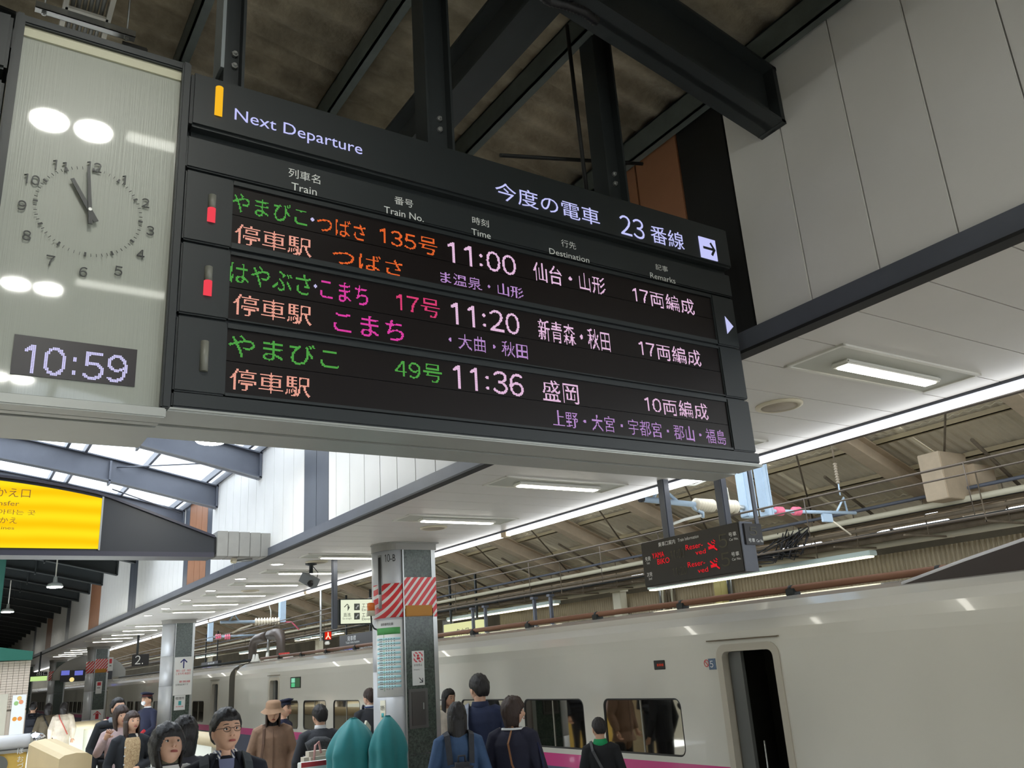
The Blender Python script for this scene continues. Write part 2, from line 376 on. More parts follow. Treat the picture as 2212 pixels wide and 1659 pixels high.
# ---------------------------------------------------------------- ceiling lamps, downlights, grilles
def fixture(y, lab, x0=4.16, x1=5.6):
    t = thing('ceiling_light', lab, 'ceiling light', ((x0+x1)/2, y, CZ), 'recessed fluorescent lights of the low ceiling')
    f = MB(); w = .215; z = CZ-.012
    for a, b_ in (((x0, y-w), (x1, y-w+.025)), ((x0, y+w-.025), (x1, y+w)), ((x0, y-w), (x0+.025, y+w)), ((x1-.025, y-w), (x1, y+w))): f.box((a[0], a[1], z), (b_[0], b_[1], CZ+.004))
    f.build('frame', offwhite, t)
    g = MB(); g.box((x0+.025, y-w+.025, CZ-.004), (x1-.025, y+w-.025, CZ+.001)); g.build('tray', mat('light_tray', (188, 188, 176), .5), t)
    h = MB(); a0, a1 = x0+.24, x1-.22
    h.bbox((a0, y-.065, CZ-.035), (a1, y+.065, CZ-.004), .01); h.build('lamp_housing', offwhite, t)
    MB().bbox((a0+.03, y-.042, CZ-.043), (a1-.03, y+.042, CZ-.036), .003).build('tube_lamp', tube_lamp, t)
    return t
FY = [-6.5, -4.6, -2.7, -.8, 1.1, 3.0, 4.82, 6.62, 8.62, 11.75, 13.6, 15.4, 17.3, 19.2, 21.1, 25.6, 27.5, 29.4, 31.3, 33.2, 39, 41, 43, 45]
f0 = None
ORD = ['first', 'second', 'third', 'fourth', 'fifth', 'sixth', 'seventh', 'eighth', 'ninth', 'tenth', 'eleventh', 'twelfth', 'thirteenth', 'fourteenth', 'fifteenth', 'sixteenth']
def lab_n(y):
    a = [q for q in FY if q > 9]; b = [q for q in FY if q < 2.5][::-1]
    if y in a: return ORD[a.index(y)]+' recessed ceiling light of the row beyond the pillar marked 10-B'
    if y in b: return ORD[b.index(y)]+' recessed ceiling light behind the one nearest the board, out of view'
    return 'recessed ceiling light mostly hidden behind the right end of the departure board'
for i, y in enumerate(FY):
    if i == 0: f0 = fixture(y, lab_n(y))
    else:
        lab = {3.0: 'large recessed fluorescent light in the low ceiling nearest the departure board', 6.62: 'recessed fluorescent light seen just below the departure board', 8.62: 'recessed fluorescent light in front of the pillar marked 10-B'}.get(y, lab_n(y))
        dup(f0, ((4.16+5.6)/2, y, CZ), lab)
def vent(x, y, lab):
    t = thing('ceiling_speaker', lab, 'ceiling speaker', (x, y, CZ), 'round ceiling speakers')
    MB().lathe([(.165, .0), (.165, -.012), (.135, -.02), (.13, -.012), (.12, -.012)], (x, y, CZ), n=32).build('rim', mat('cream_plastic', (214, 205, 180), .5), t)
    MB().lathe([(.125, -.011), (.125, -.016), (.02, -.02)], (x, y, CZ), n=32).build('grille', mat('grille_beige', (178, 166, 146), .6, bump=.6, bscale=300), t)
    return t
vent(4.83, 3.83, 'round cream ceiling speaker beside the nearest ceiling light')
vent(4.88, 9.2, 'round cream ceiling speaker just in front of the pillar marked 10-B')
vent(4.6, 12.4, 'round cream ceiling speaker above the hanging security camera'); vent(4.85, 16.6, 'round grey ceiling speaker far along the low ceiling')
for i, y in enumerate((12.7, 14.6, 16.5, 18.4, 20.3, 22.2)):
    t = thing('downlight', ('round white downlight near the ceiling edge, ' + ['first of the row from the pillar', 'second of the row from the pillar', 'third of the row from the pillar', 'fourth of the row from the pillar', 'fifth of the row from the pillar', 'sixth of the row from the pillar'][i]), 'downlight', (4.1, y, CZ), 'row of downlights')
    MB().lathe([(.115, 0), (.115, -.008), (.095, -.01), (.09, -.004)], (4.1, y, CZ), n=24).build('rim', offwhite, t)
    MB().lathe([(.09, -.004), (.088, -.007)], (4.1, y, CZ), n=24).build('lens', down_lamp, t)
# ---------------------------------------------------------------- pillars
def outline():
    P = [(0, 0)]; P += [(-.06, 0)]
    n = 12
    for i in range(n+1):
        a = PI/2*i/n; P.append((-.06-.20*math.sin(a), .36*(1-math.cos(a))))
    P.append((-.235, .45)); return P
OUT = outline()
_L = [0]
for p, q in zip(OUT, OUT[1:]): _L.append(_L[-1]+math.hypot(q[0]-p[0], q[1]-p[1]))
def clad_pt(X, Y, u, off=0):
    """point on the curved steel cladding, u metres to the left of the granite edge"""
    u = max(0, min(u, _L[-1]-1e-6)); k = max(i for i in range(len(_L)-1) if _L[i] <= u); f = (u-_L[k])/(_L[k+1]-_L[k])
    p, q = OUT[k], OUT[k+1]; tx, ty = q[0]-p[0], q[1]-p[1]; l = math.hypot(tx, ty); nx, ny = ty/l, -tx/l
    if k > 0 and nx > 0: nx, ny = -nx, -ny
    if ny > 0: nx, ny = nx, ny
    nx, ny = (-abs(ty)/l, -abs(tx)/l)
    return X+p[0]+tx*f+nx*off, Y+p[1]+ty*f+ny*off
def clad(X, Y, u0, u1, z0, z1, off, n=14):
    V = []; 
    for i in range(n+1):
        u = u0+(u1-u0)*i/n
        for o_ in (off, off-.004):
            x, y = clad_pt(X, Y, u, o_); V += [(x, y, z0), (x, y, z1)]
    F = []
    for i in range(n):
        a = i*4; b = a+4; F += [(a, b, b+1, a+1), (a+2, a+3, b+3, b+2), (a+1, b+1, b+3, a+3), (a, a+2, b+2, b)]
    F += [(0, 1, 3, 2), (n*4, n*4+2, n*4+3, n*4+1)]
    return MB().add(V, F, 0, True)
def clad_text(s, m, parent, X, Y, u0, u1, z0, z1, off=.01):
    v, t_, _ = TXT[s]; me = bpy.data.meshes.new('lettering'); P = []
    for a, b in v:
        x, y = clad_pt(X, Y, u0+(u1-u0)*(1-a) if u1 > u0 else 0, off); P.append((x, y, z0+(z1-z0)*b))
    me.from_pydata(P, [], [list(map(int, q)) for q in t_]); me.materials.append(m); return link('lettering', me, parent)
granite = mat('green_granite', (92, 106, 96), .25, noise=.5, scale=38, c2=(36, 46, 42))
steel_clad = mat('pillar_steel', (214, 217, 222), .42, .2, noise=.06, scale=2)
hazard = stripes('red_white_stripes', (226, 62, 66), (240, 236, 232), math.radians(-40), 13.0, .62)
amber = mat('amber_cover', (190, 128, 24), .5)
def pillar(X, Y, lab, hz=True):
    """X,Y = left end of the granite face"""
    t = thing('pillar', lab, 'pillar', (X, Y, 0), 'station pillars')
    P = OUT+[(.47, .45), (.47, 0)]
    MB().prism(P, (X, Y, 0), (1, 0, 0), (0, 1, 0), (0, 0, 1), CZ).build('core', steel_clad, t)
    for z0, z1 in ((0, .9), (.905, 1.9), (1.905, 2.62), (2.625, 3.42)):
        clad(X, Y, .012, _L[-1], z0, z1, .006).build('cladding_panel', steel_clad, t)
        MB().box((X+.0, Y-.022, z0), (X+.41, Y+.0, z1)).build('granite_slab', granite, t)
    MB().box((X-.012, Y-.03, 0), (X+.004, Y+.01, 3.42)).build('edge_strip', alu, t)
    MB().box((X+.41, Y-.03, 0), (X+.47, Y+.01, 3.42)).build('edge_strip', alu, t)
    P2 = [(p[0]*1.06-.01, p[1]*1.0-.03) for p in OUT]+[(.49, .46), (.49, -.03)]
    MB().prism(P2, (X, Y, 3.42), (1, 0, 0), (0, 1, 0), (0, 0, 1), .10).build('collar', mat('collar_grey', (148, 146, 140), .5), t)
    MB().prism([(p[0]*1.12-.02, p[1]-.06) for p in OUT]+[(.52, .50), (.52, -.06)], (X, Y, 3.505), (1, 0, 0), (0, 1, 0), (0, 0, 1), .013).build('collar_plate', mat('collar_grey', (148, 146, 140), .5), t)
    if hz:
        clad(X, Y, .0, _L[-1]-.12, 2.56, 2.99, .012).build('hazard_band', hazard, t)
        MB().box((X+.002, Y-.034, 2.66), (X+.41, Y-.02, 3.06)).build('hazard_band', hazard, t)
        MB().box((X+.41, Y-.036, 2.55), (X+.47, Y-.02, 3.06)).build('hazard_band', hazard, t)
        MB().bbox((X+.01, Y-.045, 2.56), (X+.40, Y-.02, 2.70), .008).build('amber_cover', amber, t)
    return t
PX, PY = 5.035, 10.40
p1 = pillar(PX, PY, 'nearest pillar of dark granite and curved steel with red striped band marked 10-B')
p2 = pillar(5.09, 23.8, 'second pillar, bare granite with a white arrow notice and curved steel side', False)
p3 = pillar(5.13, 37.4, 'third pillar far off with a red striped band and red arrow notice')
p4 = pillar(5.15, 50.6, 'fourth pillar at the far end of the platform'); 
p5 = pillar(4.2, 56.5, 'fifth pillar beyond the far screens', False)
# ================================================================ DEPARTURE BOARD
FYB = 2.985
body = mat('board_body', (38, 43, 44), .42, noise=.08, scale=2)
screen = mat('led_screen', (24, 18, 17), .35, spec=.3)
silver = mat('underside_silver', (176, 178, 172), .35, .3, noise=.04)
board = thing('departure_board', 'big dark hanging departure board listing three trains in coloured dots', 'departure board', (2.05, 3.0, 2.8))
MB().bbox((.585, 3.005, 2.84), (3.52, 3.36, 4.14), .01).build('housing', body, board)
MB().bbox((.578, 2.955, 3.935), (3.528, 3.02, 4.18), .012).build('header_panel', body, board)
MB().bbox((.58, FYB, 3.768), (3.527, 3.02, 3.905), .006).build('column_heading_panel', body, board)
rows = [(3.462, 3.757, 3.487, 3.737), (3.168, 3.452, 3.175, 3.437), (2.874, 3.158, 2.887, 3.137)]
for z0, z1, a, b_ in rows:
    f = MB(); f.bbox((.583, FYB, z0), (.762, 3.02, z1), .006); f.bbox((3.353, FYB, z0), (3.523, 3.02, z1), .006)
    f.box((.762, FYB+.002, b_), (3.353, 3.02, z1-.002)); f.box((.762, FYB+.002, z0+.002), (3.353, 3.02, a)); f.build('row_frame', body, board)
    s_ = MB(); s_.box((.762, FYB+.012, a), (3.353, 3.015, (a+b_)/2-.0015)); s_.box((.762, FYB+.012, (a+b_)/2+.0015), (3.353, 3.015, b_)); s_.build('led_screen', screen, board)
MB().bbox((.58, 2.975, 2.812), (3.53, 3.02, 2.868), .006).build('bottom_rail', body, board)
MB().bbox((.56, 2.975, 2.797), (3.55, 3.155, 2.812), .006).build('underside_panel', silver, board)
MB().bbox((.56, 3.175, 2.797), (3.56, 3.36, 2.812), .006).build('underside_panel', silver, board)
MB().box((.6, 3.15, 2.81), (3.53, 3.18, 2.83)).build('underside_gap', steel_black, board)
def B(p, y=FYB): q = at(p[0], p[1], 1, y); return q.x, q.z
def bt(s, m, TL, BR, y, name='lettering', zb=None):
    x0, z1 = B(TL, y); x1, z0 = B(BR, y)
    if zb: z0 = B(zb, y)[1]
    return letters(s, m, board, (x0, y, z0), (1, 0, 0), (0, 0, 1), x1-x0, z1-z0, name)
lit_white = glow('lit_lettering', (196, 198, 250), 1.0)
print_grey = mat('printed_grey', (236, 240, 234), .5)
bt('Next Departure', lit_white, (507.6, 233.5), (782.7, 335.3), 2.952, 'header_lettering', (671, 311))
bt('今度の電車', lit_white, (1068.7, 390), (1296.8, 489.5), 2.952, 'header_lettering')
bt('23', lit_white, (1336.9, 462), (1394, 519.3), 2.952, 'header_lettering')
bt('番線', lit_white, (1403, 484), (1479.7, 541.6), 2.952, 'header_lettering')
ax0, az1 = B((1508.6, 509.7), 2.952); ax1, az0 = B((1550.8, 564.5), 2.952)
ar = MB(); ar.box((ax0, 2.951, az0), (ax1, 2.956, az1)); ar.build('arrow_tile', lit_white, board)
aw, ah = ax1-ax0, az1-az0
ag = MB(); cx, cz = (ax0+ax1)/2, (az0+az1)/2
def bar(mb, a, b, w, y, mi=0):
    d = Vector((b[0]-a[0], 0, b[1]-a[1])).normalized(); n = Vector((-d.z, 0, d.x))*w/2
    A = Vector((a[0], y, a[1])); Bv = Vector((b[0], y, b[1])); mb.add([A-n, A+n, Bv+n, Bv-n], [(0, 1, 2, 3)], mi)
bar(ag, (ax0+.18*aw, cz), (ax1-.14*aw, cz), .016, 2.9495); bar(ag, (cx+.02, cz+.3*ah), (ax1-.12*aw, cz-.004), .016, 2.9493); bar(ag, (cx+.02, cz-.3*ah), (ax1-.12*aw, cz+.004), .016, 2.9491)
ag.build('arrow_symbol', body, board)
for s, TL, BR in (('列車名', (623.6, 361.9), (691.7, 398.6)), ('Train', (629.7, 393.5), (684.2, 422.8)), ('番号', (852, 422.8), (892.8, 449.9)), ('Train No.', (829.5, 444.8), (915.4, 480)),
        ('時刻', (1019.6, 466.9), (1056.3, 491.6)), ('Time', (1018, 493), (1060.3, 516.6)), ('行先', (1211.5, 516.3), (1244.7, 539.8)), ('Destination', (1186, 535.3), (1273.3, 568.4)),
        ('記事', (1415.2, 569.3), (1443.5, 588.6)), ('Remarks', (1403.7, 588), (1459.5, 613))):
    bt(s, print_grey, TL, BR, FYB-.002)
t0, t1, t2 = B((1548.4, 679.3)), B((1553.8, 717)), B((1576, 703.1))
MB().add([(3.432, FYB-.003, t0[1]), (3.432, FYB-.003, t1[1]-.004), (3.49, FYB-.003, (t0[1]+t1[1])/2-.002)], [(0, 1, 2)]).build('direction_triangle', glow('triangle_lit', (200, 202, 248), .95), board)
amber_lit = glow('amber_lit', (248, 186, 40), 1.0); red_lit = glow('red_lit', (240, 70, 84), 1.0); lens_grey = mat('lamp_lens', (128, 128, 118), .4)
for k, (z0, z1, y) in enumerate(((4.005, 4.135, 2.955), (3.553, 3.667, FYB), (3.25, 3.366, FYB), (2.955, 3.07, FYB))):
    x = .683; zm = (z0+z1)/2
    if k == 0: MB().tube([(x, y, z0), (x, y, z1)], .015, 14).build('indicator_bar', amber_lit, board)
    elif k == 3: MB().tube([(x, y, z0), (x, y, z1)], .015, 14).build('indicator_bar', lens_grey, board)
    else:
        MB().tube([(x, y, zm), (x, y, z1)], .015, 14).build('indicator_bar', lens_grey, board)
        MB().tube([(x, y, z0), (x, y, zm)], .0152, 14).build('indicator_bar', red_lit, board)
G = glow('led_green', (88, 176, 78), 1.05); O1 = glow('led_orange', (250, 112, 52), 1.05); P1 = glow('led_peach', (255, 178, 158), 1.1)
MG = glow('led_magenta', (240, 72, 178), 1.05); RD = glow('led_rose', (238, 70, 128), 1.05); LW = glow('led_pink_white', (248, 206, 240), 1.1); LL = glow('led_lilac', (206, 160, 228), 1.0); WH = glow('led_white', (214, 210, 255), 1.1)
LEDS = [('やまびこ', G, (502.5, 414), (663.7, 490.6)), ('・', WH, (671, 469), (679, 479)), ('つばさ', O1, (685.7, 462), (790, 522)), ('135号', O1, (820.4, 489), (945.5, 554)),
 ('11:00', LW, (966.6, 520.7), (1116, 597)), ('仙台・山形', LW, (1150.6, 564), (1309.7, 638.6)), ('17両編成', LW, (1365, 617.5), (1501.6, 681.4)),
 ('停車駅', P1, (508.5, 481.5), (672.7, 556.9)), ('つばさ', O1, (718.8, 532.7), (870, 599)), ('ま温泉・山形', LL, (951, 583.8), (1131.7, 646.8)),
 ('はやぶさ', G, (498, 563), (671, 639.7)), ('・', WH, (678, 613), (685, 623)), ('こまち', MG, (692, 600.4), (795.3, 661.6)), ('17号', RD, (856, 632), (951, 689)),
 ('11:20', LW, (973.7, 651.6), (1123.5, 724.5)), ('新青森・秋田', LW, (1161, 687.6), (1319.9, 760.6)), ('17両編成', LW, (1378.4, 733), (1516, 792.4)),
 ('停車駅', P1, (504.5, 632.7), (673, 704.4)), ('こまち', MG, (721, 669.7), (872.8, 739)), ('・大曲・秋田', LL, (968.6, 716), (1141, 776.6)),
 ('やまびこ', G, (494.5, 720), (732, 799.4)), ('49号', G, (852.6, 775), (955.7, 828.6)), ('11:36', LW, (978, 787.3), (1132.5, 857.6)), ('盛岡', LW, (1170.3, 819), (1252, 874.3)),
 ('10両編成', LW, (1391, 853.6), (1531.6, 907.8)), ('停車駅', P1, (497.5, 794.2), (670.2, 859.6)), ('上野・大宮・宇都宮・郡山・福島', LL, (1192.7, 884.4), (1570, 961.3))]
for s, m, TL, BR in LEDS:
    x0, z1 = B(TL, FYB+.01); x1, z0 = B(BR, FYB+.01); led(s, m, board, x0, z0, x1, z1, FYB+.0105, .0044, thin=(m is LL))
MB().box((3.42, FYB-.003, 2.905), (3.49, FYB, 2.912)).build('maker_plate', print_grey, board) if False else None
# frame beam, hangers and braces
t = thing('steel_gantry', 'black steel frame of beam and hanger posts carrying the departure board from the roof', 'steel frame', (1, 3.2, 4.2))
fb = MB(); fb.box((-2.4, 3.12, 4.17), (3.48, 3.135, 4.27)); fb.box((-2.4, 3.12, 4.255), (3.48, 3.28, 4.27)); fb.box((-2.4, 3.265, 4.17), (3.48, 3.28, 4.27)); fb.build('beam', steel_dark, t)
for x, w in ((.715, .085), (1.655, .145), (2.745, .14), (-1.3, .1)):
    h = MB(); h.box((x, 3.04, 4.15), (x+.012, 3.16, 5.45)); h.box((x+w-.012, 3.04, 4.15), (x+w, 3.16, 5.45)); h.box((x+.012, 3.09, 4.15), (x+w-.012, 3.11, 5.45)); h.build('post', steel_dark, t)
    if x == .715: MB().box((x-.014, 3.035, 4.3), (x+.0, 3.16, 5.45)).build('lit_flange', mat('lit_flange', (150, 158, 160), .4, .3), t)  # paler colour paints in the light this flange catches
    for z in (4.36, 4.42): MB().lathe([(.014, 0), (.014, .012), (.007, .012), (.007, .022)], (x+w*.62, 3.088, z), (0, -1, 0), 6, smooth=False).build('bolt', alu, t)
MB().tube([(2.66, 3.15, 5.4), (2.68, 3.15, 4.3)], .012, 6).build('rod', steel_black, t)
MB().tube([(2.2, 3.25, 4.45), (3.25, 3.28, 4.72)], .012, 6).build('brace', steel_black, t)
# ---------------------------------------------------------------- clock cabinet
clock = thing('station_clock', 'tall pale clock cabinet with round dial above a digital 10:59', 'clock', (.27, 2.93, 2.76))
CFY = 2.95
MB().bbox((-.02, 2.975, 2.79), (.565, 3.36, 4.17), .01).build('housing', body, clock)
for a, b_ in ((-.025, .006), (.537, .568)): MB().bbox((a, 2.925, 2.79), (b_, 2.99, 4.19), .006).build('frame_post', body, clock)
MB().bbox((-.02, 2.935, 4.155), (.565, 2.99, 4.19), .005).build('frame_top', body, clock)
MB().box((.006, 2.952, 4.115), (.537, 2.968, 4.155)).build('top_border', mat('ivory_border', (206, 204, 176), .4), clock)
facem = mat('clock_ribbed_panel', (164, 168, 156), .35, coat=1.0, bump=.15, bscale=220, stretch=(1, 1, .02))
MB().box((.006, 2.96, 2.80), (.537, 2.975, 4.115)).build('face_panel', facem, clock)
dark = mat('clock_black', (34, 38, 36), .4)
cx, cz = .268, 3.478
for i in range(60):
    a = 2*PI*i/60; h5 = i % 5 == 0; r0, r1, w = (.158, .172, .0062) if h5 else (.161, .171, .0013)
    d = Vector((math.sin(a), 0, math.cos(a))); n = Vector((d.z, 0, -d.x))*w/2
    c = Vector((cx, CFY, cz)); V = [c+d*r0-n, c+d*r0+n, c+d*r1+n, c+d*r1-n]
    MB().add(V+[v+Vector((0, .003, 0)) for v in V], [(0, 1, 2, 3), (4, 7, 6, 5), (0, 4, 5, 1), (1, 5, 6, 2), (2, 6, 7, 3), (3, 7, 4, 0)]).build('hour_mark' if h5 else 'minute_mark', dark, clock)
for i, (px, py) in enumerate(((268, 388), (315, 438), (325, 498), (304, 549), (256, 585), (180, 587), (109, 562), (58, 508), (48, 443), (69, 387), (129, 357), (204, 360))):
    s = str(i+1); q = at(px, py, 1, CFY); hh = .036; ww = hh*TXT[s][2][0]/TXT[s][2][1]
    me_ = letters(s, dark, clock, (q.x-ww/2, CFY, q.z-hh/2), (1, 0, 0), (0, 0, 1), ww, hh, 'numeral')
    m2 = me_.modifiers.new('s', 'SOLIDIFY'); m2.thickness = .003
def hand(a, L, w0, w1, tail, y, nm):
    d = Vector((math.sin(a), 0, math.cos(a))); n = Vector((d.z, 0, -d.x)); c = Vector((cx, y, cz))
    V = [c-d*tail-n*w0*.75, c-d*tail+n*w0*.75, c+d*L+n*w1, c+d*L-n*w1]
    MB().add(V+[v+Vector((0, .004, 0)) for v in V], [(0, 1, 2, 3), (4, 7, 6, 5), (0, 4, 5, 1), (1, 5, 6, 2), (2, 6, 7, 3), (3, 7, 4, 0)]).build(nm, dark, clock)
hand(math.radians(329.5), .125, .011, .006, .045, 2.942, 'hour_hand'); hand(math.radians(354), .168, .009, .0042, .055, 2.936, 'minute_hand')
MB().lathe([(.006, 0), (.006, .012)], (cx, 2.934, cz), (0, 1, 0), 12).build('hub', alu, clock)
MB().box((.092, 2.956, 2.862), (.456, 2.962, 2.995)).build('digital_window', mat('digital_window', (44, 38, 40), .3), clock)
x0, z1 = B((55, 742.7), 2.955); x1, z0 = B((273, 828.6), 2.955); led('10:59', WH, clock, x0, z0, x1, z1, 2.9545, .0052, bold=1)
MB().bbox((-.02, 2.925, 2.755), (.555, 3.0, 2.79), .004).build('bottom_rail', silver, clock)
MB().bbox((-.02, 3.0, 2.755), (.55, 3.04, 2.768), .003).build('underside_panel', silver, clock); MB().bbox((-.02, 3.06, 2.755), (.55, 3.36, 2.768), .003).build('underside_panel', silver, clock)
t = thing('sign_cabinet', 'plain dark sign cabinet cut off by the edge beside the clock', 'sign cabinet', (-.8, 3, 2.8))
MB().bbox((-1.5, 2.96, 2.79), (-.03, 3.36, 3.92), .01).build('lower_case', body, t); MB().bbox((-1.5, 2.94, 3.95), (-.03, 3.36, 4.18), .01).build('upper_case', body, t); MB().bbox((-1.5, 2.95, 2.755), (-.03, 3.36, 2.785), .004).build('underside_panel', silver, t)
# pendant high-bay lamps of the hall (their pairs show in the clock glass)
def highbay(loc, r, lab, group='high-bay lamps of the hall', drop=.3):
    t = thing('pendant_lamp', lab, 'pendant lamp', loc, group); x, y, z = loc
    MB().lathe([(r, 0), (r*1.02, .02), (r*.8, r*.45), (r*.3, r*.6), (r*.22, r*1.3), (r*.12, r*1.35)], loc, n=24).build('reflector', mat('lamp_white', (214, 220, 214), .35), t)
    MB().lathe([(r*.93, .0), (r*.9, -.012)], loc, n=24).build('lens', glow('highbay_white', (255, 255, 246), 130), t)
    MB().tube([(x, y, z+r*1.3), (x, y, z+drop)], .014, 8).build('stem', offwhite, t); return t
for i, y in enumerate((1.07, -1.35, -3.8, -6.2)):
    for x in (.19, .42): highbay((x, y, 5.02), .105, ['inner', 'outer'][x > .3]+' high-bay lamp of the '+ORD[i]+' pair mirrored in the clock face')
highbay((2.42, 10.05, 4.6), .17, 'glowing high-bay lamp peeping out under the departure board', drop=.75)
for i, y in enumerate((29.5, 36.8, 44, 51.3)): highbay((1.6, y, 4.25), .17, ORD[i]+' added high-bay lamp brightening the dark hall beyond the bell-shaped lamp', drop=1.35)  # lamps added to brighten the far hall
highbay((2.08, 22.24, 4.2), .17, 'bell-shaped white high-bay lamp hanging below the orange sign', drop=1.35)
for y in (1.05, -1.2):  # battens added to stand in for a lit rafter in the clock reflection
    t = thing('added_batten', ('upper' if y > 0 else 'lower')+' added fluorescent batten mirrored as a pale band in the clock face', 'light', (1.2, y, 5.05), 'added batten lights behind the viewer')
    MB().bbox((.6, y-.03, 5.03), (2.0, y+.03, 5.07), .01).build('tube_lamp', glow('batten_white', (255, 255, 245), 9), t); MB().box((.6, y-.04, 5.07), (2.0, y+.04, 5.11)).build('housing', offwhite, t)
# cable tray over the clock
t = thing('cable_tray', 'cream ladder cable tray with grey cables high above the clock', 'cable tray', (.3, 4, 5.2))
for x in (.17, .37): MB().box((x-.012, -6, 5.2), (x+.012, 12, 5.28)).build('side_rail', offwhite, t)
for k in range(50): MB().box((.17, -6+.36*k, 5.2), (.37, -5.96+.36*k, 5.215)).build('rung', offwhite, t)
for k in range(6): MB().tube([(.2+.027*k, -6, 5.235), (.2+.027*k, 12, 5.235)], .011, 6).build('cable', mat('grey_cable', (120, 122, 120), .5), t)
for y in (4.07, 1.6, 6.5):
    s_ = MB(); s_.box((.04, y-.02, 5.12), (.5, y+.02, 5.125)); s_.box((.04, y-.02, 5.12), (.5, y-.017, 5.16)); s_.box((.04, y+.017, 5.12), (.5, y+.02, 5.16)); s_.build('strut_channel', alu, t)
    for x in (.08, .46): MB().tube([(x, y, 5.1), (x, y, 5.9)], .005, 6).build('hanger_rod', alu, t); MB().lathe([(.012, 0), (.012, .012)], (x, y, 5.105), n=6, smooth=False).build('nut', alu, t)
MB().bbox((.42, 4.1, 4.98), (.6, 4.35, 5.14), .03).build('junction_box', mat('box_dark_grey', (70, 70, 68), .5), t)
# flexible conduit and valve by the girder
cp = []
for (xa, ya), (xb, yb) in zip(((1150, -30), (1185, 2), (1225, 12), (1262, 26)), ((1185, 2), (1225, 12), (1262, 26), (1290, 48))):
    for k in range(10): cp.append(at(xa+(xb-xa)*k/10, ya+(yb-ya)*k/10, 2, 4.88))
tag(MB().tube(cp, [.026 if i % 2 else .021 for i in range(len(cp))], 10).build('flexible_conduit', black_plastic), 'black ribbed conduit beside the steel girder at the roof', 'conduit')
q = at(1592, 230, 1, 2.8)
tag(MB().lathe([(.006, 0), (.016, .005), (.016, .02), (.008, .025), (.008, .05)], q, (0.3, 0, 1), 8).build('sprinkler_valve', mat('brass', (190, 170, 100), .3, .9)), 'small brass valve tip under the big rafter by the white wall', 'valve')
# ================================================================ SIGNS
# arched orange transfer sign
SYO = 11.8
t = thing('arched_sign_beam', 'arched black sign bridge with a glowing orange transfer panel', 'sign', (0, SYO, 3.55))
def archz(x): 
    d = abs(x-RC); return 4.46-.055*d*d if d < 1.9 else 4.46-.055*3.61-.36*(d-1.9)
xs = [RC-3.3+6.6*i/40 for i in range(41)]
P = [(xs[0], 3.55)]+[(x, archz(x)) for x in xs]+[(xs[-1], 3.55)]
MB().prism(P, (0, SYO, 0), (1, 0, 0), (0, 0, 1), (0, 1, 0), .34).build('case', mat('sign_case', (40, 42, 46), .45), t)
P = [(x, archz(x)) for x in xs]; rim = MB()
for (xa, za), (xb, zb) in zip(P, P[1:]): rim.prism([(xa, za-.012), (xb, zb-.012), (xb, zb+.02), (xa, za+.02)], (0, SYO-.03, 0), (1, 0, 0), (0, 0, 1), (0, 1, 0), .4)
rim.build('top_rim', mat('rim_dark', (58, 56, 66), .4), t)
MB().box((xs[0], SYO-.03, 3.49), (xs[-1], SYO+.36, 3.55)).build('bottom_rail', mat('rim_dark', (58, 56, 66), .4), t)
xo = [x for x in [RC-1.89+3.78*i/30 for i in range(31)]]
P = [(xo[0], 3.58)]+[(x, archz(x)-.05) for x in xo]+[(xo[-1], 3.58)]
om = bpy.data.materials.new('orange_lightbox'); om.use_nodes = True; nt = om.node_tree; nt.nodes.remove(nt.nodes['Principled BSDF']); e = nt.nodes.new('ShaderNodeEmission'); nt.links.new(e.outputs[0], nt.nodes['Material Output'].inputs[0])
tc = nt.nodes.new('ShaderNodeTexCoord'); wv = nt.nodes.new('ShaderNodeTexWave'); wv.bands_direction = 'Z'; wv.inputs['Scale'].default_value = 1.6; wv.inputs['Distortion'].default_value = .8; wv.inputs['Phase Offset'].default_value = 2
cr = nt.nodes.new('ShaderNodeValToRGB'); cr.color_ramp.elements[0].color = rgb(253, 200, 14); cr.color_ramp.elements[1].color = rgb(255, 226, 30)
nt.links.new(tc.outputs['Object'], wv.inputs[0]); nt.links.new(wv.outputs[0], cr.inputs[0]); nt.links.new(cr.outputs[0], e.inputs[0]); e.inputs[1].default_value = 1.05
MB().prism(P, (0, SYO-.012, 0), (1, 0, 0), (0, 0, 1), (0, 1, 0), .012).build('orange_panel', om, t)
MB().box((xo[-1], SYO-.03, 3.56), (xo[-1]+.02, SYO, archz(xo[-1])-.03)).build('divider', alu, t)
brown_ink = mat('brown_ink', (150, 98, 14), .6)
for s, xr, yt, yb, wpx in (('のりかえ口', 65, 1050, 1075, 128), ('Transfer', 41, 1079, 1093, 78), ('갈아타는 곳', 76, 1098, 1113, 100), ('のりかえ', 36, 1115, 1131, 78), ('JR Lines', 30, 1135, 1146, 60)):
    a = at(xr-wpx, yt, 1, SYO-.016); b = at(xr, yb, 1, SYO-.016); letters(s, brown_ink, t, (a.x, SYO-.016, b.z), (1, 0, 0), (0, 0, 1), b.x-a.x, a.z-b.z-.005)
tk = thing('duct', 'grey boxed duct fixed to the white wall at the end of the arched sign', 'duct', (3.35, SYO, 3.5))
for k in range(5): MB().bbox((2.985+.147*k, SYO-.02, 3.50), (2.985+.147*k+.143, SYO+.32, 3.84-.004*k), .006).build('duct_section', mat('duct_grey', (160, 158, 152), .45, noise=.1, scale=5), tk)
MB().box((3.71, SYO-.04, 3.5), (3.722, SYO+.36, 3.88)).build('end_flange', mat('rim_dark', (58, 56, 66), .4), tk)
MB().bbox((2.95, SYO+.03, 3.53), (2.99, SYO+.3, 3.77), .01).build('coupling', black_plastic, tk)
a = at(505, 1212, 1, 11.9)
t = thing('pull_switch', 'small cream pull switch on a bracket under the boxed duct', 'switch', a)
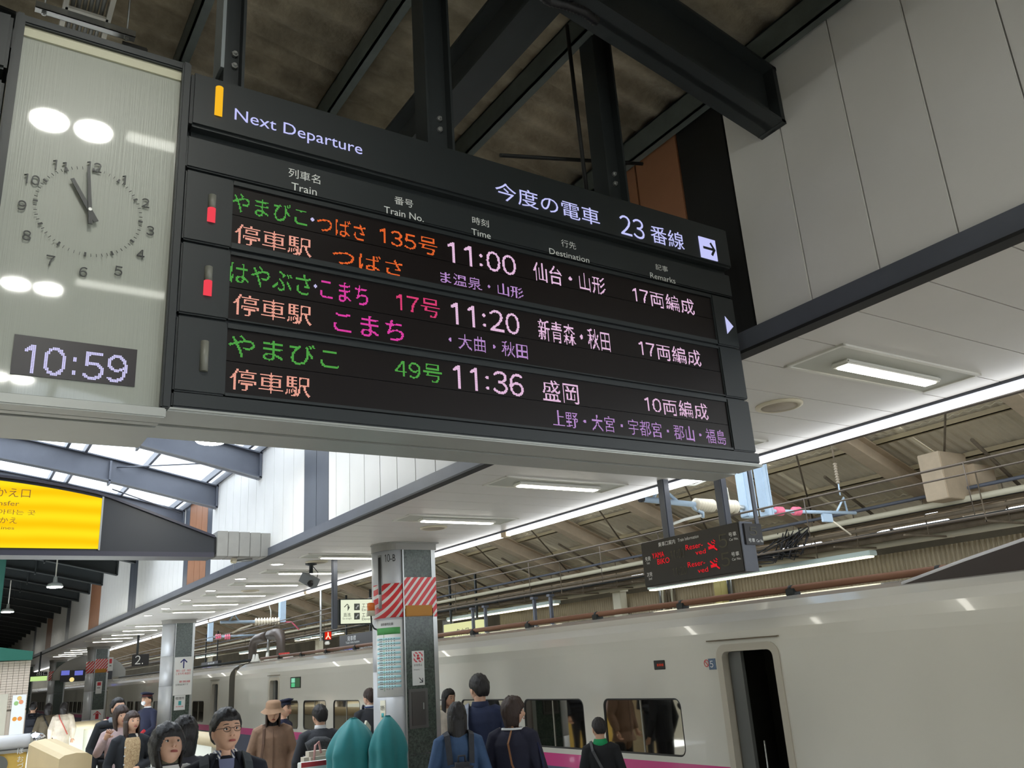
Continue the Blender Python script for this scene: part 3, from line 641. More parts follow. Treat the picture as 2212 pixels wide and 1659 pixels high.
MB().bbox((a.x-.04, a.y-.03, a.z-.03), (a.x+.04, a.y+.03, a.z+.04), .012).build('switch_body', mat('cream_plastic', (214, 205, 180), .5), t); MB().tube([(a.x+.03, a.y, a.z), (a.x+.25, a.y, a.z+.02)], .02, 8).build('bracket_arm', alu, t); MB().tube([(a.x-.0, a.y, a.z-.03), (a.x, a.y, 3.0+.35)], .003, 5).build('pull_cord', alu, t)
# escalator and elevator light sign beyond the pillar
t = thing('direction_sign', 'pale lit sign with an up arrow for escalator and elevator hung behind the striped pillar', 'sign', (5.3, 11.9, 2.55))
MB().bbox((4.76, 11.9, 2.57), (5.95, 12.0, 2.93), .008).build('case', steel_dark, t); MB().box((4.775, 11.893, 2.585), (5.935, 11.9, 2.915)).build('light_panel', glow('pale_lightbox', (236, 242, 214), .98), t)
grey_ink = mat('grey_ink', (96, 100, 92), .6)
def sgt(s, px0, py0, px1, py1, m, par, ax=1, v=11.888, nm='lettering'):
    a = at(px0, py0, ax, v); b = at(px1, py1, ax, v)
    return letters(s, m, par, (a.x, v, b.z) if ax == 1 else (v, a.y, b.z), (1, 0, 0) if ax == 1 else (0, -1, 0), (0, 0, 1), (b.x-a.x) if ax == 1 else (a.y-b.y), a.z-b.z, nm)
sgt('↑', 743, 1304, 757, 1320, grey_ink, t); sgt('直進', 742, 1324, 758, 1332, grey_ink, t); sgt('エスカ', 782, 1303, 806, 1312, grey_ink, t); sgt('Escalator', 782, 1314, 812, 1319, grey_ink, t); sgt('エレベ', 782, 1324, 806, 1332, grey_ink, t); sgt('Elevator', 782, 1334, 808, 1339, grey_ink, t); sgt('Go straight', 740, 1334, 760, 1339, grey_ink, t)
for yy in (1304, 1324):
    a = at(765, yy, 1, 11.89); b = at(777, yy+14, 1, 11.89); MB().box((a.x, 11.886, b.z), (b.x, 11.892, a.z)).build('pictogram', grey_ink, t)
    g_ = MB(); bar(g_, (a.x+.02, b.z+.03), (b.x-.02, a.z-.03), .014, 11.884); bar(g_, (a.x+.02, b.z+.025), (a.x+.04, b.z+.025), .014, 11.884); bar(g_, (b.x-.04, a.z-.028), (b.x-.015, a.z-.028), .014, 11.884); g_.build('pictogram_mark', paper, t)
MB().bbox((4.66, 11.91, 2.52), (4.735, 11.98, CZ), .01).build('hanger_post', steel_grey, t); MB().bbox((5.7, 11.92, 2.9), (5.76, 11.98, CZ), .01).build('hanger_post', steel_grey, t)
# security camera
t = thing('security_camera', 'dark grey security camera hanging from the low ceiling in front of the far lights', 'camera', (4.55, 12.5, CZ))
MB().lathe([(.085, 0), (.085, -.035), (.03, -.05), (.03, -.16)], (4.55, 12.5, CZ), n=20).build('mount', steel_dark, t)
MB().box((4.45, 12.38, CZ-.33), (4.6, 12.62, CZ-.19), rot=Euler((.5, .0, .6)).to_matrix()).build('camera_body', mat('camera_grey', (120, 126, 130), .4), t)
MB().lathe([(.04, 0), (.045, .05), (.03, .06)], (4.5, 12.38, CZ-.31), (-.4, -.8, -.4), 16).build('lens', black_plastic, t); MB().tube([(4.58, 12.5, CZ-.06), (4.66, 12.5, CZ-.15), (4.63, 12.52, CZ-.3), (4.58, 12.52, CZ-.34)], .006, 6).build('cable', black_plastic, t)
# platform train information sign facing across the platform
IX = 5.75
def I(px, py): q = at(px, py, 0, IX); return q.y, q.z
ya, za = I(1372, 1178); yb, zb = I(1585, 1127); yc, zc = I(1620, 1230); yd, zd = I(1405, 1270)
y1_, y0_ = (ya+yd)/2, (yb+yc)/2; z1_, z0_ = (za+zb)/2, (zc+zd)/2
t = thing('information_sign', 'hanging train information board with red reserved lettering over the platform edge', 'sign', (IX, (y0_+y1_)/2, z0_))
MB().bbox((IX, y0_, z0_), (IX+.16, y1_, z1_), .01).build('case', mat('sign_black', (30, 27, 26), .4), t)
MB().box((IX-.002, y0_-.012, z0_), (IX+.16, y0_, z1_)).build('end_cap', steel_grey, t)
iw, ih = y1_-y0_, z1_-z0_
def it(s, u0, v0, u1, v1, m, thin=None):   # u from the far end, v from top, both 0..1
    return letters(s, m, t, (IX-.003, y1_-u0*iw, z1_-v1*ih), (0, -1, 0), (0, 0, 1), (u1-u0)*iw, (v1-v0)*ih)
red_led = glow('led_red', (214, 34, 44), 1.0); dim_led = mat('unlit_segment', (70, 66, 46), .5)
it('乗車口案内', .20, .07, .38, .17, paper); it('Train Information', .41, .08, .62, .15, paper)
it('先発', .04, .33, .10, .43, paper); it('1st', .055, .45, .085, .5, paper); it('次発', .04, .68, .10, .78, paper); it('2nd', .055, .8, .09, .85, paper)
it('YAMA', .12, .28, .25, .40, red_led); it('BIKO', .17, .43, .30, .55, red_led)
it('Reser-', .48, .25, .65, .36, red_led); it('ved', .57, .40, .67, .50, red_led); it('Reser-', .48, .62, .65, .73, red_led); it('ved', .57, .78, .67, .88, red_led)
it('号車', .90, .18, .97, .27, paper); it('Car No.', .90, .30, .98, .35, paper); it('号車', .90, .58, .97, .67, paper); it('Car No.', .90, .70, .98, .75, paper)
it('5', .80, .18, .88, .46, dim_led); it('5', .80, .56, .88, .84, dim_led); it('11:00', .32, .3, .46, .5, dim_led); it('11:20', .32, .68, .46, .86, dim_led)
for v in (.28, .66):
    n_ = MB()
    for (a, b, c, d, w) in ((.70, v+.02, .78, v+.2, .007), (.70, v+.13, .76, v+.115, .013), (.75, v+.03, .765, v+.06, .004), (.755, v-.02, .77, v+.02, .004), (.735, v-.0, .745, v+.05, .004)):
        A = Vector((IX-.004, y1_-a*iw, z1_-b*ih)); Bq = Vector((IX-.004, y1_-c*iw, z1_-d*ih)); dd = (Bq-A).normalized(); nn = Vector((0, -dd.z, dd.y))*w
        n_.add([A-nn, A+nn, Bq+nn, Bq-nn], [(0, 1, 2, 3)])
    n_.build('no_smoking_symbol', red_led, t)
for y in (at(1567, 1128, 0, IX+.08).y, at(1445, 1155, 0, IX+.08).y):
    MB().bbox((IX+.04, y-.045, z1_-.02), (IX+.12, y+.045, CZ+.5), .008).build('hanger_post', steel_grey, t)
t5 = thing('car_number_sign', 'small square sign with a dim 5 beside the hanging information board', 'sign', (5.95, y0_+.1, z1_))
a = at(1606, 1130, 1, y0_-.03); b = at(1651, 1177, 1, y0_-.03); yy = y0_-.03
MB().bbox((a.x, yy, b.z), (b.x, yy+.02, a.z), .004).build('case', mat('sign_black', (30, 27, 26), .4), t5)
letters('5', dim_led, t5, (a.x+.06, yy-.003, b.z+.08), (1, 0, 0), (0, 0, 1), b.x-a.x-.13, a.z-b.z-.11); letters('号車', paper, t5, (a.x+.03, yy-.003, b.z+.02), (1, 0, 0), (0, 0, 1), .08, .035); letters('Car No.', paper, t5, (a.x+.13, yy-.003, b.z+.022), (1, 0, 0), (0, 0, 1), .09, .025)
MB().box((b.x-.06, yy+.004, a.z-.01), (b.x-.02, yy+.02, CZ+.38)).build('hanger_post', steel_grey, t5)
# ---------------------------------------------------------------- things fixed to the pillars
clad_text('10-B', ink, p1, PX, PY, .10, .24, 3.27, 3.37)
def pillz(px, py): return at(px, py, 1, 10.42).z
c_ = clad(PX, PY, .30, .36, 2.68, 3.37, .016); c_.build('slot_frame', alu, p1); clad(PX, PY, .308, .352, 2.86, 3.34, .019).build('display_slot', black_plastic, p1)
t = thing('timetable_poster', 'white timetable poster with green heading and blue rows on the striped pillar', 'poster', (PX-.3, PY, 1.6))
U0, U1 = .03, .42; poster_grey = mat('poster_grey', (130, 140, 140), .6)
def tz(v): return 2.53-.93*v
clad(PX, PY, U0, U1, tz(1), tz(0), .012).build('sheet', paper, t)
clad(PX, PY, U0+.03, U1-.02, tz(.19), tz(.10), .014).build('heading_band', mat('poster_green', (84, 164, 92), .6), t)
for k in range(11): clad(PX, PY, U0+.03, U1-.02, tz(.235+.062*k+.031), tz(.235+.062*k), .014).build('row_band', mat('poster_blue', (184, 232, 240), .6), t)
clad(PX, PY, .275, .278, tz(.93), tz(.11), .0155).build('rule_line', mat('poster_green', (84, 164, 92), .6), t)
clad_text('新幹線時刻表', ink, t, PX, PY, .14, .32, tz(.075), tz(.035), .016)
r_ = random.Random(3)
for k in range(22):
    z = tz(.25+.031*k); n_ = 3+r_.randrange(5)
    for j in range(n_):
        u = .255-.035*j-.01; clad(PX, PY, u-.014, u, z-.005, z+.005, .0155, 1).build('printed_time', poster_grey, t) if j < 4 else None
    clad(PX, PY, .30, .30+.05+.02*r_.random(), z-.005, z+.005, .0155, 1).build('printed_train', poster_grey, t)
t = thing('smoking_room_notice', 'narrow cream notice strip below the timetable, pointing to the smoking room', 'notice', (PX-.3, PY, 1.3))
clad(PX, PY, .27, .36, 1.2, 1.56, .013).build('sheet', mat('cream_paper', (230, 226, 204), .6), t); clad_text('喫煙所', ink, t, PX, PY, .28, .35, 1.44, 1.50, .016); clad(PX, PY, .295, .335, 1.36, 1.41, .0155, 3).build('teal_mark', teal_ink, t); clad(PX, PY, .285, .345, 1.30, 1.33, .0155, 3).build('red_mark', red_ink, t); clad(PX, PY, .29, .34, 1.25, 1.28, .0155, 3).build('grey_mark', grey_ink, t)
t = thing('emergency_stop_notice', 'white and red emergency stop notice on the granite of the striped pillar', 'notice', (5.2, PY-.03, 1.8))
nx0, nx1, nz0, nz1 = 5.125, 5.295, 1.71, 2.13
MB().box((nx0, PY-.032, nz0), (nx1, PY-.022, nz1)).build('sheet', paper, t)
MB().box((nx0+.02, PY-.034, nz1-.14), (nx1-.02, PY-.032, nz1-.015)).build('striped_border', stripes('notice_stripes', (222, 92, 104), (240, 236, 236), .78, 26, .55), t); MB().box((nx0+.045, PY-.036, nz1-.118), (nx1-.045, PY-.034, nz1-.038)).build('border_inside', paper, t)
MB().lathe([(.016, 0), (.016, .003)], ((nx0+nx1)/2-.005, PY-.037, nz1-.06), (0, -1, 0), 12).build('button_mark', red_ink, t); MB().box(((nx0+nx1)/2-.022, PY-.038, nz1-.108), ((nx0+nx1)/2+.02, PY-.036, nz1-.08)).build('hand_mark', red_ink, t)
letters('非常停止', grey_ink, t, (nx0+.02, PY-.034, nz1-.19), (1, 0, 0), (0, 0, 1), .12, .03); letters('Emergency', grey_ink, t, (nx0+.02, PY-.034, nz1-.24), (1, 0, 0), (0, 0, 1), .08, .018); 
g_ = MB(); bar(g_, (nx0+.09, nz0+.09), (nx0+.14, nz0+.04), .01, PY-.034); bar(g_, (nx0+.14, nz0+.085), (nx0+.14, nz0+.035), .01, PY-.0342); bar(g_, (nx0+.095, nz0+.035), (nx0+.145, nz0+.035), .01, PY-.0344); g_.build('arrow_mark', ink, t)
t = thing('service_hatch', 'grey steel service hatch set in the granite of the striped pillar', 'hatch', (5.2, PY-.03, 1.2))
MB().bbox((5.06, PY-.034, 1.20), (5.335, PY-.02, 1.67), .006).build('frame', mat('hatch_steel', (104, 104, 102), .35, .6), t); MB().bbox((5.10, PY-.040, 1.235), (5.295, PY-.03, 1.635), .004).build('door', mat('hatch_door', (88, 86, 84), .35, .6), t); MB().bbox((5.255, PY-.05, 1.42), (5.27, PY-.038, 1.5), .003).build('handle', alu, t)
t = thing('warning_beacon', 'small orange warning beacon on a curved arm at the striped pillar', 'beacon', (4.58, PY+.25, 2.6))
bx, by = 4.69, PY+.25
MB().lathe([(.052, 0), (.052, .06), (.045, .07)], (bx, by, 2.60), n=18).build('base', mat('beacon_cream', (196, 192, 170), .5), t); MB().lathe([(.05, 0), (.05, .09), (.035, .1)], (bx, by, 2.665), n=18).build('lens', mat('beacon_orange', (226, 120, 46), .3), t); MB().tube([(bx, by, 2.6), (bx+.005, by, 2.5), (bx+.04, by, 2.44), (bx+.12, by+.04, 2.42)], .011, 8).build('arm', steel_dark, t)
def flat_notice(name, lab, cat, px0, py0, px1, py1, v, bits):
    a = at(px0, py0, 1, v); b = at(px1, py1, 1, v); t = thing(name, lab, cat, (a.x, v, b.z)); w, h = b.x-a.x, a.z-b.z
    MB().box((a.x, v-.008, b.z), (b.x, v, a.z)).build('sheet', paper, t)
    for s, u0, v0, u1, v1, m in bits:
        if s == '#': MB().box((a.x+u0*w, v-.011, a.z-v1*h), (a.x+u1*w, v-.008, a.z-v0*h)).build('printed_block', m, t)
        elif s == '^':
            g_ = MB(); cxx = a.x+(u0+u1)/2*w; zt, zb_ = a.z-v0*h, a.z-v1*h; bar(g_, (cxx, zb_), (cxx, zt), .022*w/.35, v-.011); q_ = (u1-u0)/2*w
            bar(g_, (cxx-q_, zt-q_), (cxx, zt), .022*w/.35, v-.0112); bar(g_, (cxx+q_, zt-q_), (cxx, zt), .022*w/.35, v-.0114); g_.build('arrow_mark', m, t)
        else: letters(s, m, t, (a.x+u0*w, v-.011, a.z-v1*h), (1, 0, 0), (0, 0, 1), (u1-u0)*w, (v1-v0)*h)
    return t
navy = mat('navy_ink', (36, 40, 110), .6)
flat_notice('arrow_notice', 'white notice with a blue up arrow and red text on the second pillar', 'notice', 378, 1420, 413, 1500, 23.77, [('^', .32, .06, .68, .30, navy), ('東北・山形・秋田', .1, .33, .9, .39, red_ink), ('こまち号 秋田行', .1, .41, .9, .47, red_ink), ('新幹線', .3, .62, .9, .68, red_ink), ('全車指定席です', .1, .7, .8, .75, grey_ink)])
flat_notice('smoking_room_notice', 'small cream notice with a teal square below the arrow notice', 'notice', 377, 1503, 399, 1533, 23.77, [('喫煙所', .1, .1, .9, .3, ink), ('#', .38, .38, .64, .66, teal_ink), ('新幹線', .15, .72, .85, .8, red_ink)])
flat_notice('red_arrow_notice', 'white notice with a red up arrow low on the third pillar', 'notice', 197, 1534, 222, 1560, 37.36, [('#', .36, .3, .62, .72, red_ink), ('^', .2, .12, .78, .5, red_ink), ('ここから', .1, .8, .9, .92, ink)])
flat_notice('emergency_notice', 'small white and red notice on the granite of the third pillar', 'notice', 208, 1472, 219, 1498, 37.36, [('#', .2, .08, .8, .35, red_ink), ('#', .2, .5, .7, .56, grey_ink)])
flat_notice('hanging_notice', 'white and red notice hanging beside the striped band of the third pillar', 'notice', 234, 1420, 243, 1449, 37.2, [('#', .25, .12, .75, .45, red_ink), ('#', .3, .6, .7, .66, grey_ink)])
MB_ = None
# ================================================================ TRAIN
paint = mat('train_white_paint', (210, 208, 198), .2, noise=.03, scale=.6, coat=.5)
pink = mat('train_pink_stripe', (206, 72, 136), .25, coat=.4)
slate_blue = mat('train_slate_blue', (84, 90, 112), .3, coat=.3)
pane_m = mat('train_window_glass', (156, 152, 142), .03, 1.0)
rubber = mat('window_rubber', (38, 38, 36), .5)
XT = 6.2
def rrect(y0, z0, y1, z1, r, n=5):
    P = []
    for cy, cz, a0 in ((y1-r, z0+r, -PI/2), (y1-r, z1-r, 0), (y0+r, z1-r, PI/2), (y0+r, z0+r, PI)):
        for i in range(n+1): a = a0+PI/2*i/n; P.append((cy+r*math.cos(a), cz+r*math.sin(a)))
    return P
def side_panel(y0, y1, z0, z1, holes, x=XT):
    """flat train side in x = XT with rounded openings left out"""
    ys = sorted({y0, y1} | {v for h in holes for v in (h[0], h[2]) if y0 < v < y1}); zs = sorted({z0, z1} | {v for h in holes for v in (h[1], h[3]) if z0 < v < z1})
    mb = MB()
    for a, b in zip(ys, ys[1:]):
        for c, d in zip(zs, zs[1:]):
            my, mz = (a+b)/2, (c+d)/2
            if any(h[0] < my < h[2] and h[1] < mz < h[3] for h in holes): continue
            mb.add([(x, b, c), (x, a, c), (x, a, d), (x, b, d)], [(0, 1, 2, 3)])
    for h in holes:
        r = h[4]
        for cy, cz, sy_, sz_ in ((h[0], h[1], 1, 1), (h[2], h[1], -1, 1), (h[2], h[3], -1, -1), (h[0], h[3], 1, -1)):
            if not (z0-1e-6 <= cz <= z1+1e-6): continue
            V = [(x, cy, cz)]+[(x, cy+sy_*r*(1-math.cos(a)), cz+sz_*r*(1-math.sin(a))) for a in [PI/2*i/6 for i in range(7)]]
            mb.add(V, [(0, i, i+1) for i in range(1, 7)])
    return mb
SEC = [(0, 1.95), (.008, 2.05), (.04, 2.14), (.11, 2.22), (.24, 2.29), (.45, 2.335), (.8, 2.37), (1.45, 2.39)]
def car(y0, y1, wins, doors, lab, nm='train_car'):
    t = thing(nm, lab, 'train', (7.65, (y0+y1)/2, -1.2))
    H = [(a, .93, b, 1.47, .085) for a, b in wins]
    D = [(a, .03, b, 1.875, .06) for a, b in doors]
    side_panel(y0, y1, .875, 1.95, H+D).build('body_side', paint, t)
    side_panel(y0, y1, .735, .875, D).build('pink_stripe', pink, t)
    side_panel(y0, y1, -.35, .735, D).build('lower_side', slate_blue, t)
    S = [(XT+a, z) for a, z in SEC]+[(15.3-XT-a, z) for a, z in SEC[-2::-1]]+[(15.3-XT, -.35), (15.3-XT, -.9)]
    mb = MB()
    for (xa, za), (xb, zb) in zip(S, S[1:]): mb.add([(xa, y0, za), (xb, y0, zb), (xb, y1, zb), (xa, y1, za)], [(0, 3, 2, 1)], 0, True)
    bmv = mb; bmv.build('roof', paint, t)
    for yy, s_ in ((y0, 1), (y1, -1)): MB().prism([(XT+.06, -.9), (15.3-XT-.06, -.9)]+[(x, z-.005) for x, z in S[-3::-1]], (0, yy+.01*s_, 0), (1, 0, 0), (0, 0, 1), (0, s_, 0), .02).build('end_wall', mat('train_end', (110, 108, 100), .5), t)
    MB().box((XT+.02, y0+.3, -1.0), (9.08, y1-.3, -.35)).build('underframe', steel_dark, t)
    for a, b in wins:
        P = rrect(a, .93, b, 1.47, .085); Q = rrect(a+.018, .948, b-.018, 1.452, .07); n = len(P); fr = MB()
        V = [(XT+.0, p[0], p[1]) for p in P]+[(XT-.004, (p[0]+q[0])/2, (p[1]+q[1])/2) for p, q in zip(P, Q)]+[(XT+.014, q[0], q[1]) for q in Q]
        fr.add(V, [(i, (i+1) % n, n+(i+1) % n, n+i) for i in range(n)]+[(n+i, n+(i+1) % n, 2*n+(i+1) % n, 2*n+i) for i in range(n)])
        f_ = fr.build('window', rubber, t)
        MB().add([(XT+.012, q[0], q[1]) for q in Q], [list(range(n))]).build('pane', pane_m, f_)
        if b-a > 1: MB().box((XT+.004, (a+b)/2-.008, .95), (XT+.012, (a+b)/2+.008, 1.45)).build('window_bar', mat('window_bar', (150, 146, 136), .4), f_)
    for a, b in doors:
        d = MB(); P = rrect(a-.07, -.02, b+.07, 1.94, .11); Q = rrect(a, .03, b, 1.875, .06); n = len(P)
        d.add([(XT-.012, p[0], p[1]) for p in P]+[(XT-.012, q[0], q[1]) for q in Q]+[(XT+.08, q[0], q[1]) for q in Q]+[(XT+.002, p[0], p[1]) for p in P],
              [(i, (i+1) % n, n+(i+1) % n, n+i) for i in range(n)]+[(n+i, n+(i+1) % n, 2*n+(i+1) % n, 2*n+i) for i in range(n)]+[(3*n+i, 3*n+(i+1) % n, (i+1) % n, i) for i in range(n)])
        f_ = d.build('doorway', mat('door_frame_paint', (184, 178, 164), .35), t)
        MB().box((XT+.06, b-.17, .03), (XT+.1, b-.02, 1.87)).build('door_leaf', mat('door_leaf_grey', (98, 100, 98), .35), f_)
        v = MB(); v.add([(XT+.9, a-.3, 0), (XT+.9, b+.3, 0), (XT+.9, b+.3, 1.95), (XT+.9, a-.3, 1.95), (XT+.08, a-.05, 0), (XT+.08, b+.05, 0), (XT+.08, b+.05, 1.95), (XT+.08, a-.05, 1.95)], [(0, 1, 2, 3), (4, 5, 1, 0), (7, 3, 2, 6), (4, 0, 3, 7), (5, 6, 2, 1)])
        v.build('vestibule', mat('vestibule_grey', (62, 62, 56), .6), f_)
        MB().tube([(XT+.12, (a+b)/2+.06, .1), (XT+.12, (a+b)/2+.05, 1.1)], .008, 6).build('grab_rail', alu, f_)
        MB().box((XT-.02, a-.09, 1.975), (XT+.005, b+.17, 1.985)).build('rain_strip', rust, f_)
    return t
wa = [(6.67+1.585*k, 6.67+1.585*k+1.225) for k in range(7)]+[(17.7, 18.35)]
c1 = car(2.0, 22.25, wa, [(5.42, 6.03), (18.95, 19.5)], 'nearest white train car with a pink stripe and the open door marked 5')
c2 = car(22.75, 43.0, [(25.15, 26.4), (27.2, 28.4)]+[(28.9+1.585*k, 30.1+1.585*k) for k in range(7)], [(23.75, 24.35), (41, 41.6)], 'second train car past the gangway gap, under the brown insulator arch')
c3 = car(43.5, 63.0, [(45.5+1.585*k, 46.7+1.585*k) for k in range(10)], [(44.2, 44.8)], 'third train car far down the platform')
c4 = car(63.5, 83.0, [(65.5+1.585*k, 66.7+1.585*k) for k in range(10)], [(64.2, 64.8)], 'fourth train car, small at the far end of the track')
gw = MB(); gw.bbox((XT+.1, 22.27, -.5), (9.0, 22.73, 2.28), .1); gw.build('gangway_bellows', mat('bellows', (134, 126, 108), .6), c1); MB().bbox((XT+.1, 43.02, -.5), (9.0, 43.48, 2.28), .1).build('gangway_bellows', mat('bellows', (134, 126, 108), .6), c2)
a = at(1530, 1423, 0, XT); b = at(1548, 1446, 0, XT); xs_ = XT-.004
MB().box((xs_, b.y, b.z), (XT+.001, a.y, a.z)).build('car_number_tile', mat('number_tile', (92, 112, 140), .4), c1)
letters('5', paper, c1, (xs_-.003, a.y-.02, b.z+.02), (0, -1, 0), (0, 0, 1), a.y-b.y-.05, a.z-b.z-.04)
a = at(1526, 1428, 0, XT); ns = MB(); 
for k in range(16):
    t0_, t1_ = 2*PI*k/16, 2*PI*(k+1)/16; ns.add([(xs_, a.y+r*math.cos(q), a.z-.02+r*math.sin(q)) for r, q in ((.034, t0_), (.034, t1_), (.027, t1_), (.027, t0_))], [(0, 1, 2, 3)])
ns.add([(xs_-.001, a.y+.024, a.z+.0), (xs_-.001, a.y+.018, a.z+.006), (xs_-.001, a.y-.024, a.z-.04), (xs_-.001, a.y-.018, a.z-.046)], [(0, 1, 2, 3)]); ns.build('no_smoking_mark', red_ink, c1)
for (pa, pb, nm_, em) in (((1412, 1427), (1438, 1446), 'destination_display', (150, 50, 30)), ((628, 1463), (650, 1486), 'destination_display', (60, 150, 96))):
    a = at(*pa, 0, XT); b = at(*pb, 0, XT); MB().bbox((XT-.006, b.y, b.z), (XT+.002, a.y, a.z), .02).build(nm_, black_plastic, c1)
    ww, hh = a.y-b.y, a.z-b.z
    if em[0] == 150: letters('新幹線', glow('disp_red', (190, 60, 36), .9), c1, (XT-.008, a.y-ww*.3, b.z+hh*.35), (0, -1, 0), (0, 0, 1), ww*.6, hh*.3)
    else:
        MB().box((XT-.008, b.y+ww*.55, b.z+hh*.5), (XT-.006, b.y+ww*.9, b.z+hh*.9)).build('display_field', glow('disp_green', (150, 226, 190), .9), c1); MB().box((XT-.008, b.y+ww*.55, b.z+hh*.1), (XT-.006, b.y+ww*.9, b.z+hh*.45)).build('display_field', glow('disp_green2', (96, 200, 140), .9), c1)
        MB().box((XT-.008, b.y+ww*.08, b.z+hh*.1), (XT-.006, b.y+ww*.5, b.z+hh*.9)).build('display_field', mat('disp_dim', (60, 110, 70), .5), c1)
# roof cable pipe with its brackets
zz = 2.40
p_ = MB().tube([(6.75, 3.6, zz), (6.75, 22, zz)], .032, 10); p_.build('roof_cable_pipe', mat('copper_brown', (140, 100, 78), .35, .3), c1)
for k in range(12): MB().bbox((6.7, 4+1.5*k, 2.34), (6.8, 4.1+1.5*k, zz), .005).build('pipe_bracket', steel_dark, c1)
for k in range(12): MB().tube([(6.75, 4.04+1.5*k, zz), (6.75, 4.08+1.5*k, zz)], .036, 10).build('pipe_clamp', steel_dark, c1)
MB().tube([(6.75, 22.9, zz), (6.75, 42, zz)], .03, 8).build('roof_cable_pipe', steel_dark, c2)
# pantograph side fairing at the near end
E1, E2, E3 = at(1955, 1262, 0, 6.55), at(2090, 1212, 0, 6.55), at(2212, 1170, 0, 6.55)
slope_ = (E3.z-E2.z)/(E2.y-E3.y); yN = 2.05; zN = E3.z+slope_*(E3.y-yN)
P = [(E1.y, 2.30), (E1.y, E1.z), (E2.y, E2.z), (E3.y, E3.z), (yN, zN), (yN, 2.30)]
MB().prism(P, (6.5, 0, 0), (0, 1, 0), (0, 0, 1), (1, 0, 0), .06).build('pantograph_fairing', mat('fairing_brown', (62, 54, 52), .45), c1)
MB().tube([(6.52, E1.y, E1.z), (6.52, E2.y, E2.z), (6.52, E3.y, E3.z), (6.52, yN, zN)], .022, 8).build('fairing_edge', mat('fairing_white', (220, 220, 224), .3), c1)
# brown insulator arch and its fittings on the second car
pm_ = mat('insulator_brown', (86, 76, 70), .4); 
MB().tube([(7.65, 25.75, 2.35), (7.65, 25.75, 2.82), (7.65, 25.60, 2.98), (7.65, 25.35, 3.03), (7.65, 24.75, 3.05), (7.65, 24.45, 3.05)], [.12, .12, .12, .125, .13, .12], 12).build('insulator_arch', pm_, c2)
MB().tube([(7.65, 24.20, 3.06), (7.65, 23.75, 3.06), (7.65, 23.40, 3.03), (7.65, 23.25, 2.90), (7.65, 23.25, 2.35)], [.13, .15, .15, .12, .11], 12).build('insulator_arch', pm_, c2)
MB().tube([(7.65, 24.50, 3.05), (7.65, 24.15, 3.06)], .06, 10).build('arch_joint', steel_dark, c2)
MB().tube([(7.65, 24.35, 2.40), (7.65, 24.30, 2.96)], .04, 8).build('support_post', alu, c2)
for yy in (25.1, 24.8, 23.9): MB().lathe([(.09, 0), (.09, .05), (.05, .1), (.03, .22)], (7.5, yy, 2.38), n=12).build('white_insulator', offwhite, c2)
MB().lathe([(.3, 0), (.28, .06), (.1, .1)], (7.3, 22.1, 2.36), n=16).build('roof_dome', offwhite, c1)
for k in range(4): MB().tube([(7.1+.03*k, 21.6-.1*k, 2.4), (7.1+.03*k, 21.6-.1*k, 2.5)], .04, 8).build('red_insulator', mat('red_insulator', (220, 70, 64), .5), c1)
# ================================================================ ACROSS THE TRACKS
can = thing('track_canopy', 'beige corrugated canopy roof on sloping steel beams beyond the train', 'roof', (12, 20, 5))
def cz_(x): return 5.42+.387*(12-x)
XA, XB = 8.0, 15.3  # near end carried out of view to shade the train roof from sky
ys_b = [5.75+2.78*k for k in range(-4, 38)]
for y in ys_b:
    b = MB()
    P = [(XA, cz_(XA)-.36), (XB, cz_(XB)-.36), (XB, cz_(XB)-.06), (XA, cz_(XA)-.06)]
    b.prism(P, (0, y-.015, 0), (1, 0, 0), (0, 0, 1), (0, 1, 0), .03)
    for o_ in (-.38, -.08): b.prism([(XA, cz_(XA)+o_), (XB, cz_(XB)+o_), (XB, cz_(XB)+o_+.022), (XA, cz_(XA)+o_+.022)], (0, y-.13, 0), (1, 0, 0), (0, 0, 1), (0, 1, 0), .26)
    b.build('roof_beam', beige, can)
for k, x in enumerate((8.4, 9.3, 10.2, 11.1, 12.0, 12.95, 13.9, 14.8)):
    b = MB(); z = cz_(x)-.06; b.box((x-.04, -6, z), (x+.04, 110, z+.014)); b.box((x-.04, -6, z), (x-.026, 110, z+.09)); b.build('purlin', mat('purlin_beige', (160, 146, 114), .6), can)
def corr(x0, x1, y0, y1, pitch, amp, dz, m, nm, par, zf):
    n = int((y1-y0)/pitch*6); V = []
    for x in (x0, x1):
        for i in range(n+1):
            y = y0+(y1-y0)*i/n; V.append((x, y, zf(x)+dz+amp*math.cos(2*PI*(y-y0)/pitch)))
    V += [(a, b, c+.006) for a, b, c in V]; o = 2*(n+1); F = []
    for i in range(n): F += [(i, n+1+i, n+2+i, i+1), (o+i, o+i+1, o+n+2+i, o+n+1+i), (n+1+i, o+n+1+i, o+n+2+i, n+2+i), (i, i+1, o+i+1, o+i)]
    return MB().add(V, F).build(nm, m, par)
y = -6
while y < 40:
    for k, (xa, xb) in enumerate(((XA, 11.15), (11.05, 13.0), (12.9, 14.85), (14.75, XB))):
        corr(xa, xb, y, y+2.76, .17, .016, .04+.022*(3-k), beige_sheet, 'roof_sheet', can, cz_)
    y += 2.78
MB().add([(XA, y, cz_(XA)+.05), (XB, y, cz_(XB)+.05), (XB, 110, cz_(XB)+.05), (XA, 110, cz_(XA)+.05), (XA, y, cz_(XA)+.08), (XB, y, cz_(XB)+.08), (XB, 110, cz_(XB)+.08), (XA, 110, cz_(XA)+.08)], [(0, 1, 2, 3), (7, 6, 5, 4), (0, 3, 7, 4), (1, 5, 6, 2)]).build('far_roof_sheet', beige_sheet, can)
